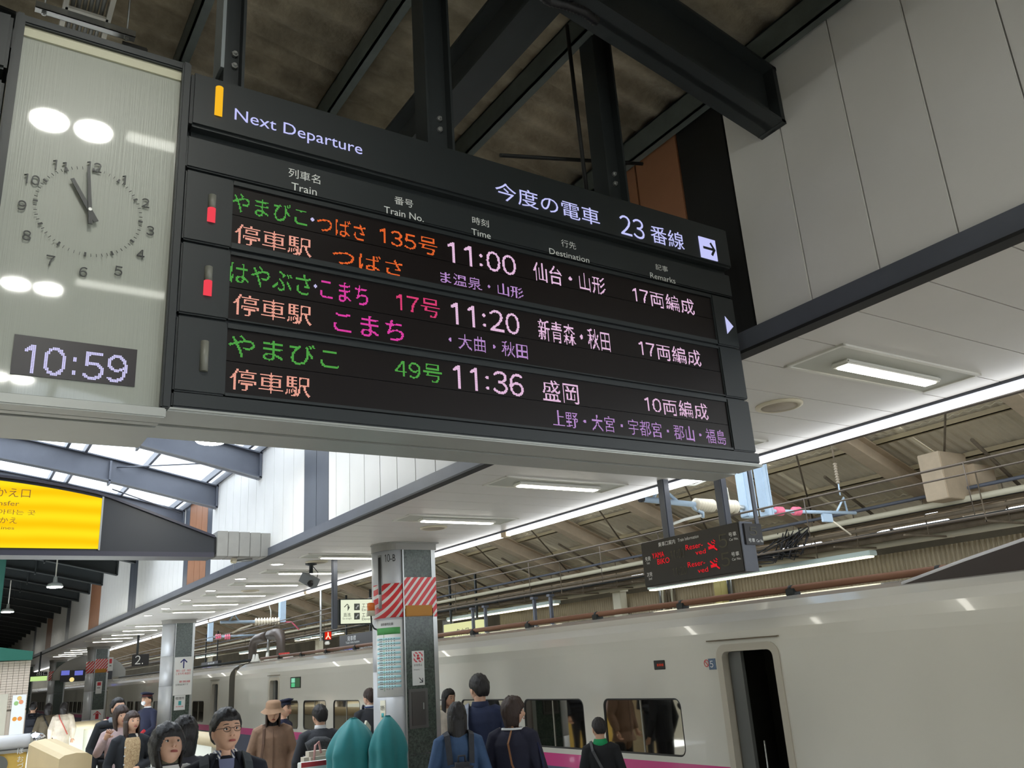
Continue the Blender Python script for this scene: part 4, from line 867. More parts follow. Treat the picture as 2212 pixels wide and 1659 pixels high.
for k in range(9):
    y = ys_b[k+3]
    MB().tube([(11, y+.1, cz_(11)-.3), (14.5, y+2.6, cz_(14.5)-.25)], .018, 6).build('cross_brace', rust, can)
    MB().tube([(13.2, y+1.2, cz_(13.2)-.2), (15.6, y+1.5, cz_(15.6)-.25)], .03, 6).build('strut', rust, can)
MB().box((7.9, -6, cz_(8)-.3), (8.0, 110, cz_(8)+.15)).build('gutter', beige, can)
r2 = thing('far_canopy', 'dull second canopy rising beyond the roof valley', 'roof', (18, 20, 5))
mb = MB(); mb.add([(16.2, -8, 4.35), (24, -8, 6.2), (24, 112, 6.2), (16.2, 112, 4.35), (16.2, -8, 4.4), (24, -8, 6.25), (24, 112, 6.25), (16.2, 112, 4.4)], [(0, 1, 2, 3), (7, 6, 5, 4), (0, 3, 7, 4)]); mb.build('roof_sheet', taupe, r2)
for y in ys_b[::1]: MB().prism([(15.2, 3.75), (16.2, 3.95), (24, 5.8), (24, 6.1), (16.2, 4.3), (15.2, 4.1)], (0, y-.06, 0), (1, 0, 0), (0, 0, 1), (0, 1, 0), .12).build('roof_beam', rust, r2)
# far platform: ribbed wall, posts, long lamps and pipes
fw = MB(); n = 900; y0, y1 = 3.0, 24.0; V = []
for z in (1.0, 3.42):
    for i in range(n+1): V.append((15.0+.03*(1 if (i//2) % 2 else 0), y0+(y1-y0)*i/n, z))
fw.add(V, [(i, i+1, n+2+i, n+1+i) for i in range(n)]); fw.box((15.06, y0, 1), (15.12, y1, 3.42), 1)
struct('wall_far_platform', fw, [mat('ribbed_wall', (166, 152, 124), .6, noise=.1, scale=1.5), steel_dark])
pf = MB(); pf.box((14.0, -6, -.3), (24, 112, .0)); struct('floor_far_platform', pf, mat('platform_floor', (150, 148, 142), .45))
wf = MB(); wf.box((24, -8, -1), (24.2, 112, 4.9)); wf.box((-6, 112, -1), (24.2, 112.2, 6.3)); struct('wall_far_right', wf, mat('far_right_wall', (120, 114, 100), .8, noise=.3, scale=.6))
def post(px, pyb, w, m, lab, x=14.8, z0=0, z1=3.6):
    q = at(px, pyb, 0, x); t = thing('platform_post', lab, 'post', (x, q.y, 0), 'posts of the far platform'); MB().bbox((x-.12, q.y-w/2, z0), (x+.1, q.y+w/2, z1), .01).build('shaft', m, t); MB().box((x-.15, q.y-w/2-.04, z1-.12), (x+.13, q.y+w/2+.04, z1)).build('cap', m, t)
    return t
cream = mat('cream_post', (206, 200, 176), .5)
post(1340, 1300, .32, cream, 'cream steel post in front of the ribbed wall, between the pillar and the information sign'); post(1560, 1290, .22, mat('yellowish_post', (196, 184, 120), .5), 'yellowish post below the long far lamp under the information sign')
post(968, 1340, .4, mat('grey_post', (150, 146, 136), .5), 'grey post seen just beside the striped pillar'); post(455, 1400, .4, cream, 'cream post far off beyond the second pillar'); post(690, 1390, .45, cream, 'cream post beyond the red person-shaped signal')
tp = thing('wall_conduits', 'bundle of vertical conduits on the ribbed wall under the information sign', 'pipe', (14.9, 15, 2))
for px, m in ((1426, alu), (1432, cream), (1440, rust), (1446, rust), (1452, cream), (1458, rust), (1573, alu), (1578, steel_grey), (1582, alu)):
    q = at(px, 1290, 0, 14.93); MB().tube([(14.93, q.y, .5), (14.93, q.y, 3.4)], .028, 6).build('conduit', m, tp)
def longlamp(pa, pb, lab, x=13.9):
    a = at(*pa, 0, x); b = at(*pb, 0, x); z = (a.z+b.z)/2; t = thing('long_lamp', lab, 'light', (x, (a.y+b.y)/2, z), 'long lamps of the far platforms')
    MB().bbox((x-.1, b.y, z), (x+.12, a.y, z+.09), .01).build('housing', mat('lamp_pale_green', (186, 200, 192), .5), t)
    MB().bbox((x-.1, b.y+.05, z-.03), (x+.1, a.y-.05, z+.0), .01).build('tube_lamp', glow('warm_tube', (255, 248, 214), 3.2), t)
    for f in (.2, .8): yy = a.y+(b.y-a.y)*f; MB().tube([(x, yy, z+.08), (x, yy, cz_(x)-.2)], .012, 6).build('hanger_rod', rust, t)
    return t
longlamp((1405, 1270), (1888, 1205), 'long lamp across the tracks directly under the information sign')
longlamp((970, 1340), (1204, 1304), 'long lamp across the tracks between the striped pillar and two dark posts')
longlamp((640, 1388), (740, 1362), 'long lamp seen over the insulator arch and red signal'); longlamp((520, 1412), (610, 1398), 'long lamp just left of the insulator arch', 13.9)
longlamp((425, 1422), (465, 1414), 'short far lamp beside the second pillar')
pp = thing('pipe_rack', 'layered beige pipes and cable trays running along the far platform roof', 'pipes', (14, 20, 3.8))
for x, z, r, m in ((13.5, 3.92, .05, cream), (13.55, 3.74, .035, rust), (14.0, 3.98, .06, beige), (14.3, 3.62, .05, rust), (13.6, 4.1, .03, steel_grey), (14.2, 3.83, .07, beige), (14.6, 3.55, .06, cream), (13.4, 3.62, .018, steel_dark), (14.7, 3.72, .045, steel_dark)):
    MB().tube([(x, 1, z), (x, 100, z)], r, 8).build('pipe', m, pp)
for x, z in ((13.75, 3.86), (14.45, 3.68)):
    MB().box((x-.13, 1, z), (x+.13, 100, z+.015)).build('tray', rust, pp); 
    for k in range(7): MB().tube([(x-.1+.03*k, 1, z+.035+.01*(k % 2)), (x-.1+.03*k, 50, z+.035+.01*(k % 2))], .016, 5).build('cable', steel_dark if k % 3 else steel_grey, pp)
for k in range(34):
    y = 1.5+1.4*k; b = MB(); b.box((13.35, y-.02, 3.5), (14.8, y+.02, 3.53)); b.box((13.35, y-.008, 3.5), (13.366, y+.008, 4.3)) if k % 4 == 0 else None; b.box((14.05, y-.008, 3.5), (14.066, y+.008, 4.2)); b.build('bracket', rust, pp)
# ducts and white machinery in the roof gap
t = thing('beige_duct_box', 'pair of beige duct boxes hung under the canopy at the right', 'duct', (13.2, 8.5, 4))
a = at(1980, 985, 0, 13.0); b = at(2050, 1075, 0, 13.0)
MB().bbox((13.0, b.y, b.z), (13.75, a.y, a.z), .01).build('duct_box', beige, t)
a = at(2050, 1010, 0, 13.6); b = at(2112, 1075, 0, 13.6)
MB().bbox((13.7, b.y, b.z), (14.3, a.y, a.z), .01).build('duct_box', beige, t)
t = thing('white_machinery', 'white machine housings lit by the gap in the far roof', 'machinery', (15.6, 10, 4))
for (pa, pb) in (((1840, 1085), (1920, 1108)), ((1875, 1068), (1915, 1086)), ((1930, 1075), (2020, 1090)), ((1215, 1232), (1250, 1240)), ((1290, 1195), (1370, 1212)), ((1110, 1255), (1150, 1262))):
    a = at(*pa, 0, 15.6); b = at(*pb, 0, 15.6); MB().bbox((15.6, b.y, b.z), (15.9, a.y, a.z), .02).build('housing', offwhite, t)
rr = random.Random(5)
t = thing('cable_tangle', 'loose tangle of black cables below the pink insulators', 'cables', (13.4, 12.5, 3.9))
a = at(1670, 1120, 0, 13.4); b = at(1740, 1100, 0, 13.4)
for k in range(26):
    y0 = a.y+(b.y-a.y)*rr.random(); y1 = a.y+1.2-1.6*rr.random(); z0 = 4.0-.1*rr.random()
    MB().tube([(13.4+.2*rr.random(), y0, z0), (13.3+.3*rr.random(), (y0+y1)/2, z0-.22-.3*rr.random()), (13.4+.2*rr.random(), y1, z0-.28-.2*rr.random()), (13.5, y1+.8, z0-.36)], .012, 5).build('cable', black_plastic, t)
# dark display boards and posts of the far platform
def farsign(px0, py0, px1, py1, lab, x, texts, m=None):
    a = at(px0, py0, 0, x); b = at(px1, py1, 0, x); t = thing('platform_sign', lab, 'sign', (x, (a.y+b.y)/2, b.z)); MB().bbox((x, b.y, b.z), (x+.2, a.y, a.z), .01).build('case', m or mat('sign_black', (30, 27, 26), .4), t)
    for s, u0, v0, u1, v1, mm in texts: letters(s, mm, t, (x-.004, a.y-u0*(a.y-b.y), a.z-v1*(a.z-b.z)), (0, -1, 0), (0, 0, 1), (u1-u0)*(a.y-b.y), (v1-v0)*(a.z-b.z))
    for f in (.15, .85): yy = a.y+(b.y-a.y)*f; MB().box((x+.06, yy-.03, a.z-.02), (x+.12, yy+.03, cz_(x)-.1)).build('hanger_post', steel_dark, t)
    return t
blue_led = glow('blue_led', (96, 96, 255), 1.0)
farsign(733, 1374, 808, 1400, 'dark departure sign with a blue lit line, between the red signal and the pillar', 13.2, [('発車標', .25, .1, .5, .4, paper), ('Train Information', .2, .42, .6, .55, paper), ('11:03', .15, .66, .4, .92, blue_led), ('名古屋', .45, .66, .7, .92, paper), ('東海道', .72, .66, .95, .92, paper)])
farsign(435, 1432, 470, 1446, 'small far dark sign with blue line beside the second pillar', 13.2, [('発車標', .4, .1, .8, .45, paper), ('11:03', .1, .6, .6, .9, blue_led)])
farsign(958, 1350, 1040, 1376, 'pale yellow station name sign right of the striped pillar', 13.6, [('名古屋', .35, .35, .7, .85, ink)], glow('pale_yellow_box', (236, 238, 176), .9))
for px, py, on_ in ((1022, 1335, 'first'), (1049, 1330, 'second'), (1155, 1315, 'third'), (1190, 1305, 'fourth')):
    q = at(px, py, 0, 13.4); t = thing('hanging_post', on_+' dark post hanging over the train roof, counted from the striped pillar', 'post', (13.4, q.y, 2.2), 'dark hanging posts beyond the train'); MB().bbox((13.36, q.y-.04, 2.0), (13.44, q.y+.04, 3.56), .006).build('shaft', steel_grey, t); MB().box((13.32, q.y-.07, 3.5), (13.48, q.y+.07, 3.56)).build('flange', steel_grey, t)
a = at(700, 1363, 1, 21.5); b = at(717, 1383, 1, 21.5)
t = thing('signal_lamp', 'lit red square signal with a white figure shape above the train', 'signal', (a.x, 21.5, b.z)); MB().bbox((a.x, 21.5, b.z), (b.x, 21.62, a.z), .01).build('case', black_plastic, t); MB().box((a.x+.02, 21.494, b.z+.02), (b.x-.02, 21.5, a.z-.02)).build('red_panel', glow('signal_red', (216, 40, 20), 1.0), t)
g_ = MB(); cx_ = (a.x+b.x)/2; cz2 = (a.z+b.z)/2; bar(g_, (cx_, cz2+.08), (cx_, cz2), .03, 21.49); bar(g_, (cx_, cz2), (cx_-.06, cz2-.08), .03, 21.4895); bar(g_, (cx_, cz2), (cx_+.06, cz2-.08), .03, 21.489); g_.build('figure_mark', glow('signal_white', (255, 220, 190), 1.1), t)
MB().lathe([(.05, 0), (.07, .03), (.05, .08)], (cx_, 21.55, b.z-.1), n=12).build('siren_dome', offwhite, t); MB().tube([(a.x-.05, 21.6, b.z), (a.x-.05, 21.6, b.z+1.4)], .03, 6).build('hanger_post', alu, t)
# ---------------------------------------------------------------- overhead line
wire = mat('wire_steel', (92, 82, 72), .5, .4)
def wireobj(x, z, r, lab, sag=0):
    t = MB(); pts = [(x+(.15*math.sin(i*.5)), -6+2.2*i, z+(sag*math.sin(i*1.1))) for i in range(28)]; return tag(t.tube(pts, r, 6).build('overhead_wire', wire), lab, 'wire')
wireobj(6.95, 3.71, .013, 'upper feeder wire running just below the lit ceiling edge'); wireobj(7.65, 3.385, .012, 'messenger wire of the overhead line, middle height'); wireobj(7.8, 3.31, .009, 'thin auxiliary wire right under the messenger wire'); wireobj(7.98, 2.927, .011, 'lowest contact wire just above the train roof')
for i, px in enumerate((1745, 2110, 1418, 1290, 1135)):
    q = at(px, 1130, 0, 7.65); tag(MB().tube([(7.65, q.y, 3.38), (7.65, q.y, 2.89)], .005, 5).build('dropper_wire', wire), ['thin dropper wire just right of the pink insulators', 'thin dropper wire nearest the frame edge, past the beige duct boxes', 'thin dropper wire passing behind the lit information sign', 'thin dropper wire just left of the information sign', 'thin dropper wire midway between the pillar and information sign'][i], 'wire', 'droppers of the overhead line')
    MB_ = None
zinc = mat('pale_blue_steel', (176, 196, 214), .45, noise=.08); porcelain = mat('porcelain', (226, 216, 194), .35); pinkins = mat('pink_insulator', (232, 112, 138), .4)
t = thing('catenary_mast', 'pale blue drop masts of the overhead line above the train door', 'mast', (8.1, 7, 3.3))
ma = at(1620, 1118, 1, 7.0); mb_ = at(1660, 1115, 1, 7.0)
MB().bbox((ma.x-.085, 6.93, ma.z), (ma.x+.085, 7.07, 6.55), .01).build('mast', zinc, t)
MB().bbox((mb_.x-.07, 6.93, mb_.z), (mb_.x-.0, 7.07, 6.5), .006).build('mast', zinc, t); MB().bbox((mb_.x+.02, 6.95, mb_.z), (mb_.x+.06, 7.05, 6.5), .006).build('mast', zinc, t)
MB().box((8.0, 6.9, 6.0), (9.2, 7.1, 6.15)).build('cross_beam', zinc, t)
def insul(c, r, L, n, m, nm, par, ax=(1, 0, 0)):
    prof = [(r*.45, 0)]
    for k in range(n): prof += [(r*.55, L*(k+.1)/n), (r, L*(k+.45)/n), (r, L*(k+.6)/n), (r*.55, L*(k+.9)/n)]
    return MB().lathe(prof+[(r*.45, L)], c, ax, 16).build(nm, m, par)
L0 = at(1384, 1078, 1, 7.0); L1 = at(1500, 1090, 1, 7.0); L2 = at(1600, 1096, 1, 7.0)
t = thing('left_cantilever', 'pale pipe arm with big cream insulator reaching left of the drop mast', 'cantilever', L0)
MB().tube([L0, L1+Vector((.05, 0, 0))], .033, 12).build('pipe_arm', zinc, t); MB().tube([L0-Vector((.01, 0, 0)), L0+Vector((.03, 0, 0))], .037, 12).build('end_cap', black_plastic, t)
insul(L1, .075, .30, 7, porcelain, 'insulator', t, (L2-L1)); insul(L1+(L2-L1)*.55, .082, .26, 6, porcelain, 'insulator', t, (L2-L1)); MB().tube([L2-(L2-L1)*.1, Vector((ma.x, 7, L2.z))], .03, 8).build('mast_clamp', alu, t)
g1 = at(1425, 1050, 1, 7.0)
MB().tube([at(1412, 1076, 1, 7), g1, at(1462, 1082, 1, 7)], .02, 8).build('bracket', zinc, t)
MB().tube([at(1495, 1088, 1, 7), at(1500, 1098, 1, 7), at(1518, 1108, 1, 7), at(1518, 1118, 1, 7)], .022, 8).build('bracket', zinc, t)
MB().tube([at(1514, 1114, 1, 7), at(1480, 1122, 1, 7), at(1455, 1131, 1, 7), at(1432, 1140, 1, 7)], .016, 8).build('steady_arm', offwhite, t)
MB().tube([at(1455, 1038, 1, 7), at(1470, 1048, 1, 7), at(1500, 1048, 1, 7), at(1530, 1036, 1, 7), at(1550, 1033, 1, 7), at(1570, 1055, 1, 7), at(1575, 1080, 1, 7)], .011, 6).build('jumper_cable', offwhite, t)
t = thing('right_cantilever', 'pale pipe arm with two pink insulators right of the drop mast', 'cantilever', at(1670, 1105, 1, 7))
K0, K1 = at(1668, 1104, 1, 7), at(1848, 1108, 1, 7); MB().tube([K0, K1], .022, 10).build('pipe_arm', zinc, t); MB().tube([at(1645, 1103, 1, 7), K0], .018, 8).build('mast_clamp', rust, t)
for px in (1675, 1713): insul(at(px, 1104, 1, 7), .055, .13, 4, pinkins, 'insulator', t, (K1-K0))
MB().tube([at(1808, 1105, 1, 7), at(1822, 1075, 1, 7), at(1830, 1105, 1, 7)], .014, 8).build('bracket', zinc, t); MB().bbox(at(1775, 1128, 1, 7.02), at(1798, 1110, 1, 6.98), .006).build('clamp_box', zinc, t)
MB().tube([at(1796, 1124, 1, 7), at(1838, 1155, 1, 7)], .012, 8).build('steady_arm', porcelain, t)
t = thing('roof_insulator', 'hanging dark rod with ribbed insulator above the right cantilever', 'insulator', at(1798, 965, 1, 7))
T0, T1, T2 = at(1795, 955, 1, 7), at(1803, 1000, 1, 7), at(1815, 1070, 1, 7)
MB().tube([T0+Vector((0, 0, .6)), T0, T1], .012, 6).build('rod', rust, t); insul(T1, .028, (at(1811, 1045, 1, 7)-T1).length, 8, mat('brown_glaze', (150, 138, 120), .3), 'insulator', t, (T2-T1)); MB().tube([at(1811, 1045, 1, 7), T2], .01, 6).build('rod', zinc, t)
# second set of overhead fittings, far off by the second pillar
t = thing('far_catenary_mast', 'pale masts and arm of the overhead line between the two nearest pillars', 'mast', (8.05, 24.4, 3.4))
MB().bbox((7.97, 24.3, 3.4), (8.13, 24.5, 6.6), .01).build('mast', zinc, t)
Q0, Q1, Q2 = at(476, 1344, 1, 24.4), at(550, 1343, 1, 24.4), at(604, 1341, 1, 24.4)
MB().tube([Q0, Q1], .04, 8).build('pipe_arm', zinc, t); insul(Q1, .1, (Q2-Q1).length, 9, porcelain, 'insulator', t, (Q2-Q1)); MB().tube([at(495, 1342, 1, 24.4), at(506, 1326, 1, 24.4), at(516, 1342, 1, 24.4)], .025, 6).build('bracket', zinc, t)
MB().tube([at(502, 1367, 1, 24.4), at(520, 1358, 1, 24.4), at(545, 1350, 1, 24.4)], .025, 6).build('steady_arm', porcelain, t); MB().tube([at(606, 1343, 1, 24.4), at(630, 1344, 1, 24.4), at(646, 1360, 1, 24.4)], .02, 6).build('steady_arm', pinkins, t)
MB().tube([at(565, 1306, 1, 24.4), at(580, 1304, 1, 24.4), at(585, 1320, 1, 24.4), at(585, 1338, 1, 24.4)], .015, 6).build('jumper_cable', offwhite, t)
t = thing('distant_catenary_mast', 'pale mast with twin pink insulators farther beyond the second pillar', 'mast', (8.05, 32.2, 3.3))
MB().bbox((7.97, 32.1, 3.3), (8.13, 32.3, 6.6), .01).build('mast', zinc, t); R0, R1 = at(458, 1376, 1, 32.2), at(560, 1371, 1, 32.2); MB().tube([R0, R1], .035, 8).build('pipe_arm', zinc, t)
for px in (465, 485): insul(at(px, 1376, 1, 32.2), .1, .2, 3, pinkins, 'insulator', t, (R1-R0))
# ================================================================ PEOPLE
skin = mat('skin', (222, 176, 148), .5, noise=.06, scale=20); eye_w = mat('eye_white', (226, 222, 216), .3); eye_d = mat('eye_dark', (34, 26, 22), .3); lip = mat('lips', (176, 96, 90), .45)
hair_k = mat('black_hair', (26, 22, 22), .38, noise=.3, scale=30, bump=.5, bscale=90, stretch=(3, 3, .3)); hair_b = mat('brown_hair', (56, 38, 30), .4, noise=.3, scale=30, bump=.5, bscale=90, stretch=(3, 3, .3))
def sst(x): x = max(0., min(1., x)); return x*x*(3-2*x)
def sphere(fn, nu=40, nv=26):
    V = [fn(math.sin(PI*j/nv)*math.sin(2*PI*i/nu), -math.sin(PI*j/nv)*math.cos(2*PI*i/nu), math.cos(PI*j/nv)) for j in range(1, nv) for i in range(nu)]
    V += [fn(0, 0, 1), fn(0, 0, -1)]; t, b = len(V)-2, len(V)-1; F = []
    for j in range(nv-2):
        for i in range(nu): a = j*nu+i; c = j*nu+(i+1) % nu; F.append((a, a+nu, c+nu, c))
    for i in range(nu): F += [(t, i, (i+1) % nu), (b, (nv-2)*nu+(i+1) % nu, (nv-2)*nu+i)]
    return V, F
def g2(a, b): return math.exp(-a*a-b*b)
def sq(x, y, z, p=2.35):
    f = (abs(x)**p+abs(y)**p+abs(z)**p)**(-1/p); return x*f, y*f, z*f
def headfn(x, y, z):
    x, y, z = sq(x, y, z)
    t = max(0., -z); X = .078*x; Y = .093*y; Z = .112*z
    X *= 1-.34*t**1.9
    if y > 0: Y *= 1-.42*t**1.2
    else:
        Y *= 1-.06*t; Y *= .96+.04*abs(x)
    Y -= .004
    if y < 0:
        Y -= .021*g2(x/.17, (z+.20)/.17)+.009*g2(x/.13, (z+.02)/.22)
        for s in (1, -1): Y += .0075*g2((x-s*.40)/.2, (z-.06)/.13); Y -= .003*g2((x-s*.5)/.3, (z+.25)/.25)
        Y -= .005*g2(x/.3, (z+.50)/.07)-.003*g2(x/.3, (z+.58)/.05)+.006*g2(x/.3, (z+.86)/.2)
        Y -= .003*g2(x/.6, (z-.22)/.1)
    return (X, Y, Z)
def head_parts(mb, T, mask=False):
    def put(V, F, mi): mb.add([T @ Vector(v) for v in V], F, mi, True)
    V, F = sphere(headfn); put(V, F, 0)
    for s in (1, -1):
        e = lambda c, r: sphere(lambda x, y, z: (c[0]+r[0]*x, c[1]+r[1]*y, c[2]+r[2]*z), 14, 9)
        put(*e((s*.0775, .008, -.008), (.009, .018, .032)), 0)
        put(*e((s*.0305, -.0795, .006), (.0145, .008, .0068)), 1); put(*e((s*.0305, -.0855, .006), (.0062, .0035, .0062)), 2)
        P = [(s*(.0305+.0165*q), -.0862+.0075*q*q+.0, .0135-.004*abs(q)) for q in (-1, -.5, 0, .5, 1)]; m_ = MB().tube(P, .0016, 5); put(m_.v, m_.f, 2)
        P = [(s*(.031+.02*q), -.090+.010*max(0, q)**2, .031+.003*(1-q*q)-.001*q) for q in (-1, -.5, 0, .5, 1)]; m_ = MB().tube(P, [.0015, .0028, .0028, .0024, .001], 6); put(m_.v, m_.f, 2)
        put(*e((s*.009, -.1035, -.034), (.007, .008, .006)), 0)
    if not mask:
        for dz, r in ((.0028, .0035), (-.0035, .0042)): 
            V, F = sphere(lambda x, y, z: (.023*x, -.094-.0075*(1-x*x)*.8+.006*y, -.060+dz+r*z), 14, 8); put(V, F, 3)
def hair_mesh(style, T, seed=1):
    front, side, back, th, L = dict(short=(.42, .02, -.50, .12, 0), crop=(.48, .15, -.42, .075, 0), bob=(.30, -.55, -.7, .2, .10), bangs=(.24, -.5, -.7, .22, .06), long=(.42, -.3, -.6, .12, .36), mid=(.36, -.3, -.6, .13, .20), swept=(.52, .05, -.52, .15, 0))[style]
    mb = MB()
    def fn(x, y, z):
        a = math.atan2(abs(x), -y)/PI          # 0 front .. 1 back
        zh = front+(side-front)*sst((a-(.16 if style in ('bangs', 'bob') else .22))/.24) if a < .5 else side+(back-side)*sst((a-.5)/.35)
        m = sst((z-zh)/.13+.5)
        X, Y, Z = headfn(x, y, z)
        if m >= .02:
            q = sq(x, y, z); X, Y, Z = .080*q[0], .096*q[1], .113*q[2]
            if z < 0: t = -q[2]; X *= 1-.22*t**1.8; Y *= (1-.3*t**1.3) if y > 0 else 1
        n = noise.noise(Vector((x*4+seed*7, y*4, z*1.6)))*.06+noise.noise(Vector((x*13+seed, y*13, z*2.5)))*.035+noise.noise(Vector((x*26+seed, y*26, z*4)))*.03
        f = .86+(.15+th+n*(1+th*3))*m
        up = .012*m*max(0, z)
        return (X*f, Y*f+.003*m, Z*f+up)
    V, F = sphere(fn, 56, 34); mb.add([T @ Vector(v) for v in V], F, 0, True)
    if L:
        a0 = {'bob': .30, 'bangs': .30, 'long': .40, 'mid': .33}[style]; n = 34; m_ = 9; V = []
        for lay, off in ((0, 1.0), (1, .80)):
            for j in range(m_):
                f = j/(m_-1); z = .02-(.10+L)*f
                for i in range(n+1):
                    a = (a0+(2-2*a0)*i/n)*PI; x, y = math.sin(a), -math.cos(a)
                    w = 1+.10*f-(.38 if style in ('bob', 'bangs') else .25)*f*f+.03*noise.noise(Vector((a*9, f*1.5, seed)))
                    if style == 'long' : w = 1-.10*f+.05*noise.noise(Vector((a*7, f*2, seed)))
                    zz = z-.012*noise.noise(Vector((a*6, 0, seed)))*f
                    V.append((.096*x*w*off, (.108*y*w)*off+(.015 if style == 'long' else .0)*f+.005, zz))
        F = []; w_ = n+1; o = m_*w_
        for j in range(m_-1):
            for i in range(n): a = j*w_+i; F += [(a, a+w_, a+w_+1, a+1), (o+a, o+a+1, o+a+w_+1, o+a+w_)]
        for i in range(n): a = (m_-1)*w_+i; F += [(a, o+a, o+a+1, a+1), (i, i+1, o+i+1, o+i)]
        for j in range(m_-1): F += [(j*w_, o+j*w_, o+(j+1)*w_, (j+1)*w_), (j*w_+n, (j+1)*w_+n, o+(j+1)*w_+n, o+j*w_+n)]
        mb.add([T @ Vector(v) for v in V], F, 0, True)
    return mb
def hand(mb, w, d, side, mi=0, spread=False, curl=.45):
    """palm with five unequal bent fingers at wrist w pointing along d"""
    d = Vector(d).normalized(); up = Vector((0, -1, 0)) if abs(d.y) < .8 else Vector((0, 0, -1)); n = (up-d*up.dot(d)).normalized(); s = d.cross(n)*side
    w = Vector(w); mb.tube([w-d*.03, w, w+d*.035, w+d*.085], [.024, .025, .034, .034], 10, mi)
    for k, (off, L) in enumerate(((-.028, .068), (-.009, .078), (.010, .073), (.028, .058))):
        b = w+d*.08+s*off; dd = d.copy()
        if spread: dd = (d+s*off*6).normalized()
        P = [b]; c = 0
        for q, fr in enumerate((.45, .3, .25)):
            c += (.12 if spread else curl); v = (dd*math.cos(c)+n*math.sin(c)); P.append(P[-1]+v*L*fr)
        mb.tube(P, [.0095, .009, .0082, .0062], 7, mi)
    b = w+d*.025-s*.026; v1 = (d*.6-s*.75+n*.25).normalized(); v2 = (d*.9-s*.3+n*.35).normalized(); mb.tube([b, b+v1*.04, b+v1*.04+v2*.028], [.013, .011, .008], 7, mi)
BODIES = []
def person(label, p, H=None, off=0, hy=0, hp=0, ht=0, hair='short', hm=None, top=None, bot=None, w=1.0, bulk=.0, hem=.80, armL=None, armR=None, group=None, mask=False, lean=0, sink=0, spread=None, nm='person', shoes=None, hairseed=1):
    """p: crown of the head. hy/hp/ht: head turn, pitch up and tilt in degrees"""
    H = H or p.z-.01; s = H/(1.73-sink); rz = math.atan2(-p.x, p.y)+math.radians(off)
    t = thing(nm, label, 'person', (p.x, p.y, 0), group, rz); sw = .175*w
    neck = Vector((0, -.005-lean*.3, 1.50-sink)); R = Euler((-math.radians(hp), math.radians(ht), math.radians(hy)), 'XYZ').to_matrix().to_4x4()
    T = Matrix.Translation(neck+Vector((0, -.01-lean*.1, 0))) @ R @ Matrix.Translation((0, -.012, .106))
    b = MB()
    rings = [(hem, .150, .115), (.86, .165+bulk*.6, .125+bulk*.6), (.95, .163+bulk, .12+bulk), (1.07, .148*w+bulk, .108+bulk), (1.2, .158*w+bulk, .112+bulk), (1.32, .172*w+bulk, .118+bulk*.9), (1.40, .160*w+bulk*.6, .098+bulk*.5), (1.45, .105*w, .075), (1.475, .06, .055)]
    if hem < .8: rings[0] = (hem, .19+bulk, .155+bulk)
    n = 20; V = []
    for z, rx, ry in rings:
        yo = -lean*max(0, z-.95)
        V += [(rx*math.cos(2*PI*k/n), ry*math.sin(2*PI*k/n)+yo, z) for k in range(n)]
    F = [(i*n+k, i*n+(k+1) % n, (i+1)*n+(k+1) % n, (i+1)*n+k) for i in range(len(rings)-1) for k in range(n)]+[list(range(n))[::-1], [(len(rings)-1)*n+k for k in range(n)]]
    b.add(V, F)
    ly = -lean*.45; AL = armL or ((-.25*w-.01, .03+ly*.6, 1.12), (-.245*w-.01, -.07+ly*.4, .88)); AR = armR or ((.25*w+.01, .03+ly*.6, 1.12), (.245*w+.01, -.07+ly*.4, .88))
    segs = [((0, 0, .7), (0, ly, 1.44), 0)]
    for sd, (e, wr) in ((-1, AL), (1, AR)):
        e = Vector(e); wr = Vector(wr); sh = Vector((sd*sw*.98, ly, 1.385)); g = bulk*.7
        b.tube([Vector((sd*.07, ly, 1.40)), Vector((sd*sw*.7, ly, 1.40)), sh, sh.lerp(e, .5), e, e.lerp(wr, .5), wr], [.05, .058+g, .062+g, .052+g, .046+g, .042+g, .034+g*.6], 12)
        segs += [(sh, e, 0), (e, wr, 0)]
    for sd in (-1, 1):
        b.tube([(sd*.085, 0, .90), (sd*.09, -.005, .70), (sd*.095, -.01, .48), (sd*.095, .005, .28), (sd*.095, .01, .09)], [.09, .082, .062, .054, .046], 12)
        b.tube([(sd*.095, .03, .05), (sd*.1, -.06, .045), (sd*.105, -.16, .035)], [.045, .046, .036], 10)
        segs += [((sd*.09, 0, min(.86, hem)-.04), (sd*.095, 0, .12), 2), ((sd*.1, .03, .04), (sd*.1, -.16, .035), 3)]
    b.tube([(0, ly+.004, 1.42), neck+Vector((0, 0, .06))], [.058, .054], 14); segs.append(((0, ly, 1.485), tuple(neck+Vector((0, 0, .1))), 1))
    mats = [top, skin, bot or mat('dark_trousers', (40, 42, 50), .8), shoes or mat('dark_shoes', (30, 28, 28), .4), eye_w, eye_d, lip]
    me = b.mesh('body', mats); o = local('body', me, t)
    md = o.modifiers.new('r', 'REMESH'); md.mode = 'VOXEL'; md.voxel_size = .013; md.use_smooth_shade = True
    h = MB(); head_parts(h, T, mask); h.m = [{0: 1, 1: 4, 2: 5, 3: 6}[q] for q in h.m]
    for sd, (e, wr) in ((-1, AL), (1, AR)):
        e = Vector(e); wr = Vector(wr); hand(h, wr+(wr-e).normalized()*.015, wr-e, sd, 1, spread == sd)
    BODIES.append((o, segs, h, mats, s, T, hair, hm or hair_k, t, hem, hairseed))
    o.scale = (s, s, s)
    return t, s, T
def add(t, s, mb, name, m, **k):
    o = local(name, mb.mesh(name, m), t, **k); o.scale = (s, s, s); return o
